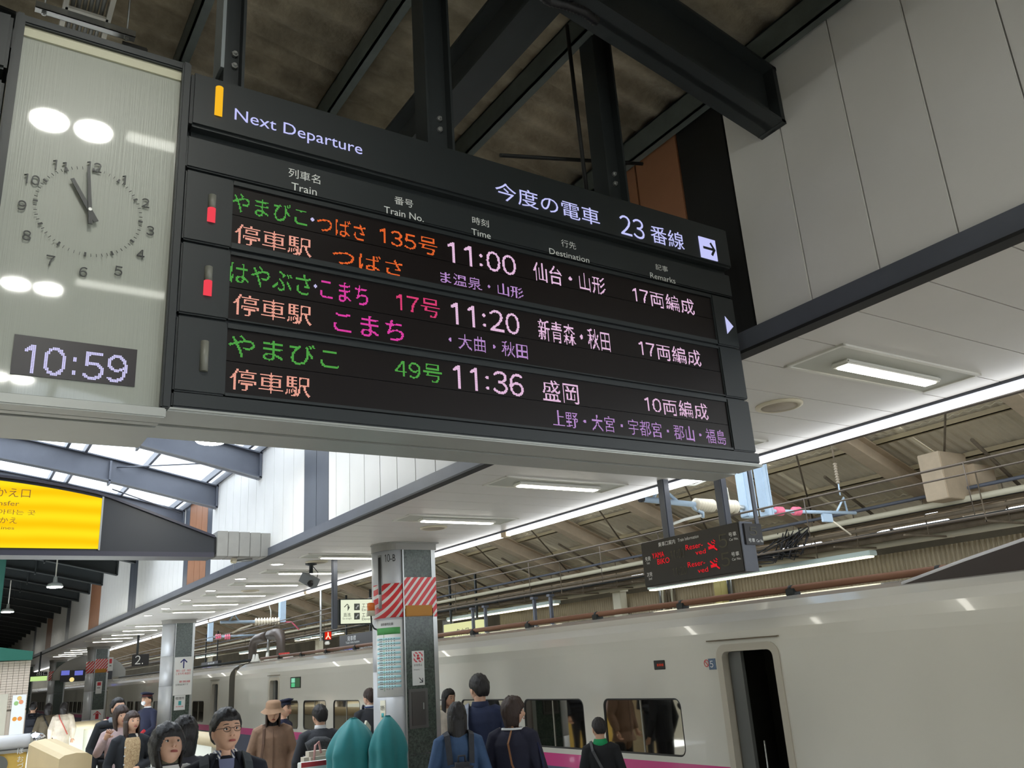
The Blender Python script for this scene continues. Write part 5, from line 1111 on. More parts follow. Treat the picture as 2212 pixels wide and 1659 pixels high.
def ringband(mb, z0, z1, r0, r1, y0=0, n=24, th=.012, a0=0, a1=2*PI, el=.85, mi=0):
    """closed band round the neck or body"""
    V = []
    for k in range(n+1):
        a = a0+(a1-a0)*k/n; c, s_ = math.sin(a), -math.cos(a)
        for r, z in ((r0, z0), (r1, z1), (r1-th, z1), (r0-th, z0)): V.append((r*c, r*el*s_+y0, z))
    F = [(4*k+j, 4*k+4+j, 4*k+4+(j+1) % 4, 4*k+(j+1) % 4) for k in range(n) for j in range(4)]+[(0, 1, 2, 3), (4*n+3, 4*n+2, 4*n+1, 4*n)]
    return mb.add(V, F, mi, True)
def front_panel(mb, deg, z0, z1, off, w=1, bulk=0, back=False, mi=0, vee=False):
    R_ = [(.80, .165, .125), (.95, .163, .12), (1.07, .148*w, .108), (1.2, .158*w, .112), (1.32, .172*w, .118), (1.40, .160*w, .100), (1.45, .105*w, .077)]
    n = 10; N = 14; V = []
    for j in range(N+1):
        z = z0+(z1-z0)*j/N
        for q, r in zip(R_, R_[1:]):
            if z <= r[0] or r is R_[-1]: f = max(0, min(1, (z-q[0])/(r[0]-q[0]))); rx = q[1]+(r[1]-q[1])*f; ry = q[2]+(r[2]-q[2])*f; break
        dg = deg*(j/N if vee else 1)+.5
        for i in range(n+1):
            a = math.radians(-dg+2*dg*i/n)+(PI if back else 0)
            V.append(((rx+bulk+off)*math.sin(a), -(ry+bulk+off)*math.cos(a), z))
    F = [(j*(n+1)+i, j*(n+1)+i+1, (j+1)*(n+1)+i+1, (j+1)*(n+1)+i) for j in range(N) for i in range(n)]
    return mb.add(V, F, mi, True)
def strap(mb, pts, w=.035, th=.006): 
    pts = [Vector(p) for p in pts]; V = []
    for i, p in enumerate(pts):
        d = (pts[min(i+1, len(pts)-1)]-pts[max(0, i-1)]).normalized(); c = Vector((0, 0, p.z)); nrm = Vector((p.x*.6, p.y, .15 if p.z > 1.4 else 0)).normalized(); sd = d.cross(nrm).normalized()
        V += [p+sd*w/2+nrm*th, p-sd*w/2+nrm*th, p-sd*w/2-nrm*th, p+sd*w/2-nrm*th]
    F = [(4*k+j, 4*k+4+j, 4*k+4+(j+1) % 4, 4*k+(j+1) % 4) for k in range(len(pts)-1) for j in range(4)]+[(0, 1, 2, 3), tuple(4*(len(pts)-1)+q for q in (3, 2, 1, 0))]
    return mb.add(V, F)
def cloth(name, c, **k): return mat(name, c, .85, noise=.15, scale=8, bump=.25, bscale=30, **k)
coatnavy = cloth('navy_black_coat', (28, 31, 42)); puffer = cloth('black_puffer', (34, 38, 44)); denim = cloth('denim_blue', (62, 88, 124)); denim_d = cloth('denim_dark', (36, 46, 76)); suit = cloth('charcoal_suit', (52, 54, 60)); tan = cloth('brown_coat', (140, 112, 92))
shirt_w = mat('white_shirt', (226, 228, 230), .8)
# the near three
t, s, T = person('woman in a black and white striped top with bobbed black hair gazing up', dep(365, 1563, 5.2), off=14, hp=25, hy=8, ht=4, sink=.05, hair='bangs', top=stripes('black_white_stripes', (36, 38, 44), (232, 230, 224), PI/2, 24, .33, rough=.85), w=.92, nm='woman')
v = MB(); ringband(v, 1.43, 1.50, .085, .064, n=20); add(t, s, v, 'collar', cloth('olive_collar', (96, 92, 74)))
t, s, T = person('man with thin glasses in a navy coat with grey shoulder straps', dep(490, 1530, 5.3), off=6, hy=16, hp=8, hair='short', top=coatnavy, w=1.08, bulk=.012, nm='man')
v = MB(); ringband(v, 1.42, 1.505, .098, .066, a0=.45, a1=2*PI-.45); add(t, s, v, 'shirt_collar', stripes('check_collar', (64, 70, 100), (222, 220, 214), .6, 60, .5)); v = MB(); front_panel(v, 20, 1.33, 1.46, .009, 1.08, .012, vee=True); add(t, s, v, 'shirt_front', mat('checked_shirt', (120, 126, 156), .8)); v = MB(); ringband(v, 1.40, 1.49, .135, .088, a0=.7, a1=2*PI-.7, th=.016); add(t, s, v, 'coat_collar', coatnavy)
g_ = MB()
for sd in (-1, 1):
    P = [T @ Vector((sd*.032+.0225*math.cos(a), -.103+.006*abs(math.cos(a)), .004+.0145*math.sin(a))) for a in [2*PI*k/14 for k in range(15)]]; g_.tube(P, .0016, 5, cap=False)
    g_.tube([T @ Vector((sd*.0545, -.099, .01)), T @ Vector((sd*.074, -.06, .012)), T @ Vector((sd*.083, .0, .008))], .0018, 5)
g_.tube([T @ Vector((-.01, -.104, .008)), T @ Vector((0, -.107, .011)), T @ Vector((.01, -.104, .008))], .0016, 5)
add(t, s, g_, 'glasses', mat('glasses_frame', (44, 36, 32), .3, .4))
def rucksack(t, s, lab, m, wide=.15, zc=1.16, hgt=.42, onchest=False, strapm=None, loop=True):
    r = thing('backpack', lab, 'backpack', t.location, None, t.rotation_euler.z)
    b = MB(); b.bbox((-wide, .125, zc-hgt/2), (wide, .27, zc+hgt/2), .05); add(r, s, b, 'bag_body', m); b = MB(); b.bbox((-wide*.8, .255, zc-hgt*.42), (wide*.8, .30, zc+.02), .025); add(r, s, b, 'front_pocket', m)
    b = MB(); b.bbox((-wide*1.02, .12, zc+hgt*.22), (wide*1.02, .285, zc+hgt*.52), .04); add(r, s, b, 'top_flap', m)
    for sd in (-1, 1):
        b = MB(); strap(b, [(sd*.10, .15, zc+hgt*.45), (sd*.115, .09, 1.45), (sd*.12, .0, 1.475), (sd*.125, -.09, 1.43), (sd*.135, -.135, 1.33), (sd*.15, -.14, 1.18), (sd*.19, -.06, 1.05)], .055); add(r, s, b, 'shoulder_strap', strapm or m)
    if loop: b = MB(); b.tube([(-.035, .2, zc+hgt*.5), (-.03, .2, zc+hgt*.5+.06), (.03, .2, zc+hgt*.5+.06), (.035, .2, zc+hgt*.5)], .01, 8); add(r, s, b, 'carry_loop', m)
    return r
rucksack(t, s, 'dark rucksack whose wide grey straps cross the shoulders of the man in glasses', cloth('strap_grey', (62, 68, 72)))
person('person with black hair seen from behind, just behind the striped woman', dep(402, 1549, 6.3), off=196, hair='bob', top=cloth('dark_knit', (60, 60, 68)), w=.95)
# group at the stair head
t, s, T = person('long-haired woman in a black coat open over a cream floral dress', dep(286, 1536, 10.4), off=14, hp=6, hy=14, hair='mid', hm=hair_b, top=cloth('black_coat', (30, 34, 40)), w=.95, bulk=.018, hem=.55, armR=((.25, .02, 1.12), (.06, -.20, 1.07)), nm='woman')
v = MB(); front_panel(v, 30, .80, 1.43, .010, .95, .018); add(t, s, v, 'floral_dress', mat('cream_floral', (214, 192, 152), .85, noise=.5, scale=60, c2=(150, 118, 84))); v = MB(); ringband(v, 1.38, 1.47, .14, .085, a0=.55, a1=2*PI-.55, th=.02); add(t, s, v, 'pale_hood', cloth('hood_cream', (220, 212, 200)))
for k in range(5): add(t, s, MB().lathe([(.01, 0), (.01, .006)], (-.095, -.148, .92+.1*k), (0, -1, 0), 8), 'button', alu)
t, s, T = person('woman in a mauve coat raising an open hand', dep(262, 1525, 11.1), off=10, hy=12, hp=4, hair='bob', hm=hair_b, top=cloth('mauve_coat', (186, 164, 164)), w=.95, bulk=.015, armL=((-.26, -.06, 1.18), (-.20, -.22, 1.36)), spread=-1, nm='woman')
t, s, T = person('tall man in a black puffer jacket with grey hood behind the mauve coat', dep(256, 1508, 12.0), off=10, hy=20, hp=8, hair='swept', top=puffer, w=1.08, bulk=.045, nm='man')
v = MB(); ringband(v, 1.38, 1.50, .16, .095, th=.04, a0=.4, a1=2*PI-.4); add(t, s, v, 'grey_hood', cloth('grey_hood', (126, 134, 142)))
for k in range(7): v = MB(); z = .93+.075*k; ringband(v, z, z+.06, .222+.004*k, .222+.004*k, el=.80, th=.03); add(t, s, v, 'quilt_band', puffer)
def cap(t, s, T, band, top, name='uniform_cap'):
    c = MB(); c.add([T @ Vector(v) for v in [(.083*math.sin(2*PI*k/20), -.10*math.cos(2*PI*k/20), z) for z in (.06, .098) for k in range(20)]], [(k, (k+1) % 20, 20+(k+1) % 20, 20+k) for k in range(20)]+[list(range(20, 40))], 0, True)
    o = add(t, s, c, name, band); c = MB(); V = [T @ Vector((r*.95*math.sin(2*PI*k/20), -r*1.1*math.cos(2*PI*k/20)-.005, z-.012*math.cos(2*PI*k/20)*-1)) for r, z in ((.084, .094), (.118, .115), (.12, .125), (.06, .138)) for k in range(20)]
    c.add(V, [(i*20+k, i*20+(k+1) % 20, (i+1)*20+(k+1) % 20, (i+1)*20+k) for i in range(3) for k in range(20)]+[list(range(60, 80))], 0, True); add(t, s, c, 'cap_top', top)
    c = MB(); V = [T @ Vector((r*math.sin(a), -r*1.12*math.cos(a)-.01, .063-.2*(r-.08))) for r in (.082, .125) for a in [-.9+1.8*k/10 for k in range(11)]]; V += [v+Vector((0, 0, .004)) for v in V]
    c.add(V, [(i, i+1, 12+i, 11+i) for i in range(10)]+[(22+i+1, 22+i, 33+i, 34+i) for i in range(10)]+[(11+i, 12+i, 34+i, 33+i) for i in range(10)], 0, True); add(t, s, c, 'visor', black_plastic)
uni = cloth('navy_uniform', (38, 42, 66))
t, s, T = person('station officer in navy uniform, cap and white mask holding rolled red flags', dep(321, 1496, 17), off=-48, hair='crop', top=uni, mask=True, armL=((-.22, -.02, 1.12), (-.10, -.2, .98)), armR=((.23, -.04, 1.12), (.08, -.22, .95)), nm='station_officer')
cap(t, s, T, mat('cap_band', (90, 40, 40), .6), uni)
V, F = sphere(lambda x, y, z: (.052*x, -.072-.042*max(0, -y)-.0, -.045+.045*z), 16, 12); add(t, s, MB().add([T @ Vector(v) for v in V], F, 0, True), 'face_mask', mat('mask_white', (236, 238, 240), .8)); v = MB(); ringband(v, 1.43, 1.495, .08, .066); add(t, s, v, 'shirt_collar', shirt_w)
f_ = thing('rolled_flags', 'rolled red and white signal flags in the hands of the masked officer', 'flags', t.location, None, t.rotation_euler.z); add(f_, s, MB().tube([(-.02, -.27, .9), (.22, -.24, 1.08)], [.022, .03], 8), 'red_flag', mat('flag_red', (190, 40, 50), .7)); add(f_, s, MB().tube([(-.08, -.28, 1.05), (.06, -.27, .86)], [.02, .03], 8), 'white_flag', shirt_w)
# three walking away on the left
t, s, T = person('person in a black jacket walking away with a black backpack', dep(73, 1516, 21.5), off=176, hair='short', top=coatnavy, w=1.05, bulk=.02); rucksack(t, s, 'black backpack on the back of the leftmost walker', cloth('black_nylon', (34, 36, 44)), .13)
t, s, T = person('person in an olive brown coat walking away with a dark strap across the back', dep(106, 1520, 21.3), off=186, hair='bob', top=cloth('olive_coat', (96, 86, 68)), bulk=.03, hem=.5); v = MB(); strap(v, [(.10, .08, 1.46), (.06, .150, 1.34), (-.04, .150, 1.16), (-.13, .13, .98)], .03); add(t, s, v, 'bag_strap', black_plastic)
t, s, T = person('person in a cream coat walking away with a thin red strap across the back', dep(139, 1518, 21.2), off=182, hair='bob', top=cloth('cream_coat', (218, 206, 188)), bulk=.03, hem=.5); v = MB(); strap(v, [(.10, .08, 1.46), (.06, .150, 1.34), (-.04, .150, 1.16), (-.13, .13, .98)], .02); add(t, s, v, 'bag_strap', mat('red_strap', (196, 84, 76), .6))
# hat, officer, suits
t, s, T = person('person in a brown jacket and wide brown bucket hat looking down', dep(590, 1516, 10.4), off=4, hp=-8, hair='mid', hm=hair_b, top=tan, w=1.0, bulk=.035, hem=.72)
hm_ = cloth('brown_hat', (158, 126, 100)); V = []
prof = [(.155, .018), (.15, .022), (.105, .062), (.098, .075), (.094, .13), (.075, .152), (.0, .157)]
V = [T @ Vector((r*math.sin(2*PI*k/28), -r*1.1*math.cos(2*PI*k/28), z+.006*math.sin(6*PI*k/28)*(r > .14))) for r, z in prof for k in range(28)]
add(t, s, MB().add(V, [(i*28+k, i*28+(k+1) % 28, (i+1)*28+(k+1) % 28, (i+1)*28+k) for i in range(6) for k in range(28)], 0, True), 'bucket_hat', hm_)
v = MB(); ringband(v, 1.42, 1.53, .095, .064, th=.015); add(t, s, v, 'black_neck_scarf', mat('black_knit', (26, 26, 30), .9)); v = MB(); strap(v, [(-.10, .05, 1.47), (-.11, -.10, 1.42), (-.12, -.155, 1.25), (-.14, -.16, 1.05)], .03); add(t, s, v, 'bag_strap', cloth('brown_strap', (96, 72, 58)))
for q in ((-.02, 0), (0, .0)): pass
v = MB(); v.box((-.004, -.163, .8), (.004, -.155, 1.42)); add(t, s, v, 'front_zip', cloth('zip_brown', (110, 84, 68)))
t, s, T = person('second station officer, only cap and cheek showing behind the brown hat', dep(611, 1511, 11.8), off=60, hair='crop', top=uni, nm='station_officer'); cap(t, s, T, uni, uni)
t, s, T = person('man in a charcoal suit with a white collar seen from behind beside the teal covers', dep(692, 1522, 9.6), off=190, hy=16, hair='short', top=suit, w=1.12, bulk=.012, nm='man'); v = MB(); ringband(v, 1.45, 1.51, .075, .064); add(t, s, v, 'shirt_collar', shirt_w)
t, s, T = person('man in a dark suit with blue headphones round his neck, half hidden by the pillar', dep(800, 1487, 12.2), off=195, hy=24, hair='short', hm=hair_b, top=suit, w=1.05, bulk=.012, nm='man'); v = MB(); ringband(v, 1.455, 1.515, .078, .064); add(t, s, v, 'shirt_collar', shirt_w)
hp_ = thing('headphones', 'black and blue headphones round the neck of the man by the pillar', 'headphones', t.location, None, t.rotation_euler.z)
v = MB(); ringband(v, 1.475, 1.495, .095, .095, th=.012, a0=.8, a1=2*PI-.8); add(hp_, s, v, 'headband', mat('headphone_blue', (30, 60, 120), .3))
for sd in (-1, 1): add(hp_, s, MB().lathe([(.03, 0), (.042, .012), (.04, .03), (.02, .036)], (sd*.075, -.06, 1.48), (sd, -.6, 0), 16), 'ear_cup', mat('headphone_black', (22, 30, 56), .3))
# right-hand group
t, s, T = person('pale-faced woman in a cream top with long black hair holding a phone', dep(966, 1488, 11.75), off=18, hy=26, hp=-2, hair='long', top=cloth('cream_top', (226, 216, 200)), w=.9, armR=((.22, -.02, 1.14), (.02, -.2, 1.10)), nm='woman', hairseed=4)
f_ = thing('smartphone', 'dark smartphone in the hand of the woman in the cream top', 'phone', t.location, None, t.rotation_euler.z); add(f_, s, MB().bbox((-.05, -.27, 1.08), (.02, -.255, 1.2), .008), 'phone_body', black_plastic)
t, s, T = person('woman with long straight black hair in a blue denim jacket seen from behind', dep(986, 1517, 7.6), off=188, hy=-20, hair='long', top=denim, w=.98, bulk=.02, nm='woman', hairseed=2)
rucksack(t, s, 'small charcoal backpack on the denim jacket below the long black hair', cloth('charcoal_leather', (58, 60, 66)), .10, 1.08, .28)
t, s, T = person('tall young man in a dark denim jacket seen from behind by the train window', dep(1034, 1457, 8.5), off=172, hy=36, hair='swept', top=denim_d, w=1.08, bulk=.02, nm='man'); v = MB(); ringband(v, 1.42, 1.50, .10, .075, th=.014); add(t, s, v, 'jacket_collar', denim_d); v = MB(); strap(v, [(.12, -.1, 1.42), (.125, .0, 1.478), (.12, .09, 1.44), (.12, .15, 1.3), (.1, .155, 1.1)], .045); add(t, s, v, 'bag_strap', cloth('grey_strap', (150, 156, 170)))
t, s, T = person('woman with a brown bob in a navy hooded top, face turned to the train', dep(1103, 1507, 7.7), off=162, hy=-72, hair='bangs', hm=hair_b, top=cloth('navy_hoodie', (30, 32, 52)), w=1.02, bulk=.03, nm='woman'); 
v = MB(); ringband(v, 1.36, 1.46, .15, .10, th=.03); add(t, s, v, 'hood', cloth('navy_hoodie', (30, 32, 52))); v = MB(); ringband(v, 1.452, 1.47, .112, .106, th=.012); add(t, s, v, 'white_piping', shirt_w); v = MB(); strap(v, [(-.02, .06, 1.48), (.0, .165, 1.34), (-.03, .170, 1.16), (-.10, .16, 1.0)], .016); add(t, s, v, 'tan_strap', mat('tan_leather', (140, 96, 60), .5))
tb_ = thing('tote_bag', 'navy tote bag hanging from the shoulder of the woman in the navy hood', 'bag', t.location, None, t.rotation_euler.z); add(tb_, s, MB().bbox((-.36, -.06, .72), (-.30, .22, 1.08), .02), 'bag_body', cloth('navy_canvas', (32, 38, 72)))
for yy in (.0, .12): add(tb_, s, MB().tube([(-.33, yy, 1.07), (-.27, yy*.5, 1.3), (-.2, .0, 1.45), (-.27, -yy*.1, 1.3), (-.33, yy+.02, 1.07)], .008, 6), 'handle', cloth('navy_canvas', (32, 38, 72)))
t, s, T = person('boy in a black jacket with a bright green ribbed collar seen from behind', dep(1292, 1549, 8.1), off=176, hy=18, hair='crop', top=cloth('boy_black', (28, 30, 34)), w=.92, bulk=.015, nm='boy'); v = MB(); ringband(v, 1.40, 1.50, .115, .072, th=.014); add(t, s, v, 'green_collar', mat('green_rib', (20, 150, 92), .8)); v = MB(); strap(v, [(.10, -.08, 1.43), (.115, .02, 1.475), (.09, .13, 1.38), (.0, .15, 1.2), (-.12, .14, 1.0)], .03); add(t, s, v, 'bag_strap', cloth('grey_strap2', (90, 92, 96))); v = MB(); strap(v, [(.16, .13, 1.12), (.06, .155, 1.10), (-.04, .155, 1.14)], .012); add(t, s, v, 'green_trim', mat('green_rib', (20, 150, 92), .8))
# bake the bodies
bpy.context.view_layer.update(); dg = bpy.context.evaluated_depsgraph_get()
for o, segs, h, mats, s, T, hair, hm, t, hem, hs in BODIES:
    ev = o.evaluated_get(dg); me = ev.to_mesh(); V = np.empty(len(me.vertices)*3); me.vertices.foreach_get('co', V); V = V.reshape(-1, 3)
    F = [list(p.vertices) for p in me.polygons]; C = np.array([V[f].mean(0) for f in F]); best = np.full(len(C), 1e9); mi = np.zeros(len(C), int)
    for a, b, k in segs:
        a = np.array(a, float); b = np.array(b, float); d = b-a; tt = np.clip(((C-a) @ d)/(d @ d), 0, 1); q = np.linalg.norm(C-(a+tt[:, None]*d), axis=1)*(1.0 if k else (.62 if a[0] == 0 and b[0] == 0 else .9))
        if k == 2: q = np.where(C[:, 2] > hem+.01, 9, q)
        if k == 1: q = np.where(C[:, 2] > 1.472, q*.2, 9)
        m = q < best; best[m] = q[m]; mi[m] = k
    nF = len(F); b = MB(); b.v = [tuple(v) for v in V]; b.f = F; b.m = [int(k) for k in mi]; b.sm = [True]*nF; b.add(h.v, h.f); b.m[nF:] = h.m; b.sm[nF:] = h.sm
    ev.to_mesh_clear(); nm_ = b.mesh('body', mats); o.modifiers.clear(); old = o.data; o.data = nm_; bpy.data.meshes.remove(old)
    add(t, s, hair_mesh(hair, T, hs), 'hair', hm)
# ================================================================ BAGGAGE AND THE STAIR HEAD
teal = mat('teal_cover', (38, 138, 142), .6, noise=.12, scale=4, bump=.2, bscale=12, sheen=.2)
def covered(p, w, lab, seed):
    t = thing('covered_cart', lab, 'covered cart', (p.x, p.y, 0), 'carts under teal covers'); H = p.z; n = 48; prof = [(0, .035), (.04, .10), (.10, .175), (.17, .23), (.25, .268), (.33, .287), (.345, .262), (.5, .275), (.80, .28), (1.0, .30), (H-.06, .31)]
    V = []
    for d, r in prof:
        for k in range(n):
            a = 2*PI*k/n; sqr = (abs(math.cos(a))**4+abs(math.sin(a))**4)**-.25; f = r*(1+(sqr-1)*min(1, d*2.2))*(1+(.10+.12*min(1, d))*noise.noise(Vector((math.cos(a)*2.2+seed, math.sin(a)*2.2, d*1.3)))+.06*math.sin(a*5+seed+d*2)*min(1, d*4)+.045*math.sin(a*9+seed*3-d*5)*min(1, d*3)); V.append((p.x+f*w*math.cos(a), p.y+f*w*math.sin(a)*.9, H-d-.03*math.sin(a*2+seed)*min(1, d*2)))
    F = [(i*n+(k+1) % n, i*n+k, (i+1)*n+k, (i+1)*n+(k+1) % n) for i in range(len(prof)-1) for k in range(n)]+[list(range(n))[::-1]]
    o = MB().add(V, F, 0, True).build('cover', teal, t); m = o.modifiers.new('s', 'SUBSURF'); m.levels = m.render_levels = 1
    for sx_ in (-.2, .2):
        for sy_ in (-.18, .18): MB().lathe([(.04, -.015), (.045, 0), (.04, .015)], (p.x+sx_, p.y+sy_, .045), (1, 0, 0), 12).build('wheel', black_plastic, t)
covered(dep(763, 1550, 8.4), .80, 'cart under a teal cover beside the suited man, left of its twin', 1.3); covered(dep(837, 1545, 8.3), .62, 'cart under a teal cover directly in front of the striped pillar', 4.1)
p = dep(787, 1557, 8.9)
tag(MB().add([(p.x-.02, p.y, 1.0), (p.x+.05, p.y, 1.0), (p.x+.075, p.y, p.z-.06), (p.x+.03, p.y, p.z), (p.x-.02, p.y+.02, p.z-.14), (p.x-.02, p.y+.05, 1.0), (p.x+.05, p.y+.05, 1.0), (p.x+.075, p.y+.05, p.z-.06), (p.x+.03, p.y+.05, p.z), (p.x-.02, p.y+.06, p.z-.14)], [(0, 1, 2, 3, 4), (9, 8, 7, 6, 5), (0, 5, 6, 1), (1, 6, 7, 2), (2, 7, 8, 3), (3, 8, 9, 4), (4, 9, 5, 0)]).build('folded_paper_bag', mat('pale_bag', (214, 210, 190), .5)), 'pale folded paper bag poking up between the two teal covers', 'paper bag')
p = dep(683, 1622, 8.7)
t = thing('travel_case', 'beige travel case with a pale pink handle beside the teal cover', 'suitcase', (p.x, p.y, 0)); MB().bbox((p.x-.13, p.y-.06, .45), (p.x+.17, p.y+.14, p.z), .05).build('shell', mat('case_beige', (206, 198, 184), .45), t); MB().tube([(p.x-.05, p.y-.07, p.z-.08), (p.x-.04, p.y-.08, p.z+.06), (p.x+.0, p.y-.07, p.z+.09), (p.x+.03, p.y-.06, p.z-.02)], .012, 8).build('handle', mat('pink_handle', (214, 160, 156), .4), t); MB().box((p.x-.12, p.y-.05, 0), (p.x+.16, p.y+.13, .46)).build('stand', steel_dark, t)
q = dep(680, 1648, 8.4); t = thing('shopping_bag', 'white paper shopping bag with a red band below the beige case', 'bag', (q.x, q.y, 0)); MB().bbox((q.x-.17, q.y-.1, .62), (q.x+.14, q.y+.02, q.z+.02), .006).build('bag_body', paper, t); MB().box((q.x-.172, q.y-.103, q.z-.02), (q.x+.142, q.y-.099, q.z+.024)).build('red_band', mat('band_red', (196, 54, 62), .6), t); MB().box((q.x-.1, q.y-.05, 0), (q.x+.08, q.y, .62)).build('trolley_stand', steel_dark, t)
p = dep(690, 1605, 9.1); tag(MB().tube([(p.x-.14, p.y, p.z-.03), (p.x-.05, p.y-.02, p.z+.01), (p.x+.06, p.y, p.z+.0), (p.x+.16, p.y, p.z-.04)], [.05, .06, .06, .05], 12).build('draped_scarf', mat('grey_mesh_scarf', (70, 72, 76), .8, noise=.6, scale=80)), 'dark speckled scarf draped over the beige travel case', 'scarf')
# parapet of the stair opening
cream_wall = mat('parapet_cream', (226, 226, 212), .5, noise=.05, scale=2); capm = mat('parapet_cap', (224, 206, 168), .4)
par_ = MB(); par_.box((-4.2, 27.3, -3), (3.6, 27.45, 1.0)); par_.box((3.82, 14.9, -3), (3.95, 27.1, 1.0))
arc = [(3.6+.27*math.sin(a), 27.1+.27*math.cos(a)) for a in [PI/2*i/8 for i in range(9)]]
for (xa, ya), (xb, yb) in zip(arc, arc[1:]): par_.add([(xa, ya, -3), (xb, yb, -3), (xb, yb, 1.0), (xa, ya, 1.0)], [(0, 1, 2, 3)])
pw = struct('wall_stair_parapet', par_, cream_wall)
MB().tube([(-4.2, 27.4, 1.04), (3.45, 27.4, 1.04), (3.68, 27.34, 1.04), (3.83, 27.2, 1.04), (3.885, 27.0, 1.04), (3.885, 14.85, 1.04)], .11, 14).build('parapet_cap', capm, pw)
for x in (-2, -.2, 1.6, 2.9): MB().box((x, 27.293, -3), (x+.012, 27.3, .96)).build('joint', grey_ink, pw)
for y in (17, 19.5, 22, 24.5): MB().box((3.813, y, -3), (3.82, y+.012, .96)).build('joint', grey_ink, pw)
sh = MB(); 
for k in range(14): sh.box((-4.2, 14.7+.32*k, -.18*(k+1)-.1), (3.82, 15.02+.32*k, -.18*(k+1)))
struct('floor_stairs', sh, mat('stair_grey', (120, 118, 112), .6))
# escalator end with advertisement
e0 = at(0, 1600, 1, 15.5); e1 = at(105, 1597, 1, 15.5)
t = thing('escalator', 'escalator end with a shiny white handrail curling over a yellow side panel', 'escalator', (e0.x, 15.5, 0))
r_e = .11; zt = e1.z
MB().tube([(e1.x-3, 15.5, zt), (e1.x-.25, 15.5, zt)], r_e, 16).build('handrail', mat('handrail_white', (236, 236, 236), .25), t); MB().lathe([(.115, 0), (.125, .06), (.1, .16), (.04, .22)], (e1.x-.25, 15.5, zt), (1, 0, 0), 20).build('rounded_end', mat('chrome', (200, 202, 204), .12, 1.0), t)
MB().box((e1.x-3, 15.42, 0), (e1.x-.28, 15.58, zt-.11)).build('yellow_panel', mat('ad_yellow', (222, 184, 92), .5, noise=.12, scale=2), t); MB().box((e1.x-3, 15.40, zt-.14), (e1.x-.22, 15.6, zt-.10)).build('skirt', alu, t)
for s_, py in (('ほ', 1624), ('お', 1641), ('づ', 1655)): a = at(38, py-7, 1, 15.39); b = at(50, py+4, 1, 15.39); letters(s_, paper, t, (a.x, 15.395, b.z), (1, 0, 0), (0, 0, 1), b.x-a.x, a.z-b.z)
a = at(0, 1634, 1, 15.39); MB().lathe([(.0, 0), (.13, 0), (.13, .01)], (a.x-.02, 15.41, a.z-.12), (0, -1, 0), 24).build('grey_disc', mat('disc_grey', (110, 110, 104), .5), t)
A = at(62, 1608, 1, 13.6); Bq = at(128, 1640, 1, 12.4); Cq = at(174, 1632, 1, 12.4); Dq = at(100, 1598, 1, 13.8)
t = thing('ticket_housing', 'beige sloped metal housing in front of the escalator end', 'housing', (A.x, 13, 0))
w_ = .42; tz0, tz1 = A.z, Bq.z
def slopebox(x0, x1, y0, y1, z0, z1, zb):
    return [(x0, y0, z0), (x0, y1, z1), (x0, y1, zb), (x0, y0, zb)]
ln = (Bq.xy-A.xy).normalized(); sd = Vector((ln.y*-1, ln.x)); sd = sd if sd.x > 0 else -sd
P0, P1 = Vector((A.x, A.y, A.z)), Vector((Bq.x, Bq.y, Bq.z)); wv = Vector((sd.x, sd.y, 0))*.38; V = []
for off, up in ((0, 0), (.15, .035), (.5, .05), (.85, .035), (1, 0)): V += [P0+wv*off+Vector((0, 0, up)), P1+wv*off+Vector((0, 0, up))]
V += [Vector((P0.x, P0.y, 0)), Vector((P1.x, P1.y, 0)), Vector((P0.x+wv.x, P0.y+wv.y, 0)), Vector((P1.x+wv.x, P1.y+wv.y, 0))]
MB().add(V, [(0, 1, 3, 2), (2, 3, 5, 4), (4, 5, 7, 6), (6, 7, 9, 8), (10, 11, 1, 0), (8, 9, 13, 12), (11, 13, 9, 7, 5, 3, 1), (12, 10, 0, 2, 4, 6, 8)]).build('cover', mat('housing_beige', (214, 192, 150), .45, noise=.05, scale=3), t)
# tiled kiosk, green parts, far screens
kx0, kx1 = at(0, 1500, 1, 20.5).x-1.5, at(60, 1500, 1, 20.5).x; kz = at(40, 1427, 1, 20.5).z
t = thing('tiled_kiosk', 'kiosk faced with small beige tiles at the far left', 'kiosk', (kx1-.5, 20.9, 0))
MB().box((kx0, 20.53, 0), (kx1-.004, 22.4, kz)).build('core', mat('grout', (150, 140, 126), .8), t)
tile = MB().bbox((0, 0, 0), (.094, .03, .044), .003).mesh('tile', mat('beige_tile', (206, 192, 176), .4)); cnt = 0
tz_ = kz-.05
while tz_ > kz-.95 and cnt < 290:
    x = kx1-.098
    while x > kx1-.098*15:
        o = link('tile', tile, t); o.location = o.location+Vector((x, 20.5, tz_)); x -= .098; cnt += 1
    tz_ -= .048
MB().box((kx0, 20.51, 0), (kx1-.0, 20.53, kz-.95)).build('lower_tiling', mat('lower_tiles', (206, 192, 176), .45), t)
MB().box((kx0, 20.46, 0), (kx1-.34, 20.5, kz-.62)).build('shutter', mat('shutter_cream', (196, 190, 172), .5), t)
a = at(28, 1502, 1, 20.44); b = at(50, 1572, 1, 20.44); tp_ = thing('food_poster', 'white poster with orange food pictures on the tiled kiosk', 'poster', (a.x, 20.44, b.z)); MB().box((a.x, 20.44, b.z-.3), (b.x, 20.45, a.z)).build('sheet', paper, tp_)
w_, h_ = b.x-a.x, a.z-b.z
for u, v_, c in ((.3, .25, (150, 190, 120)), (.65, .22, (232, 150, 110)), (.3, .72, (226, 150, 50)), (.68, .72, (232, 140, 60)), (.5, .1, (230, 196, 120))): MB().lathe([(.0, 0), (w_*.17, 0), (w_*.15, .004)], (a.x+u*w_, 20.439, a.z-v_*h_), (0, -1, 0), 14).build('food_picture', mat('food_%d' % (c[0]+c[1]), c, .6), tp_)
green = mat('green_enamel', (20, 92, 76), .5)
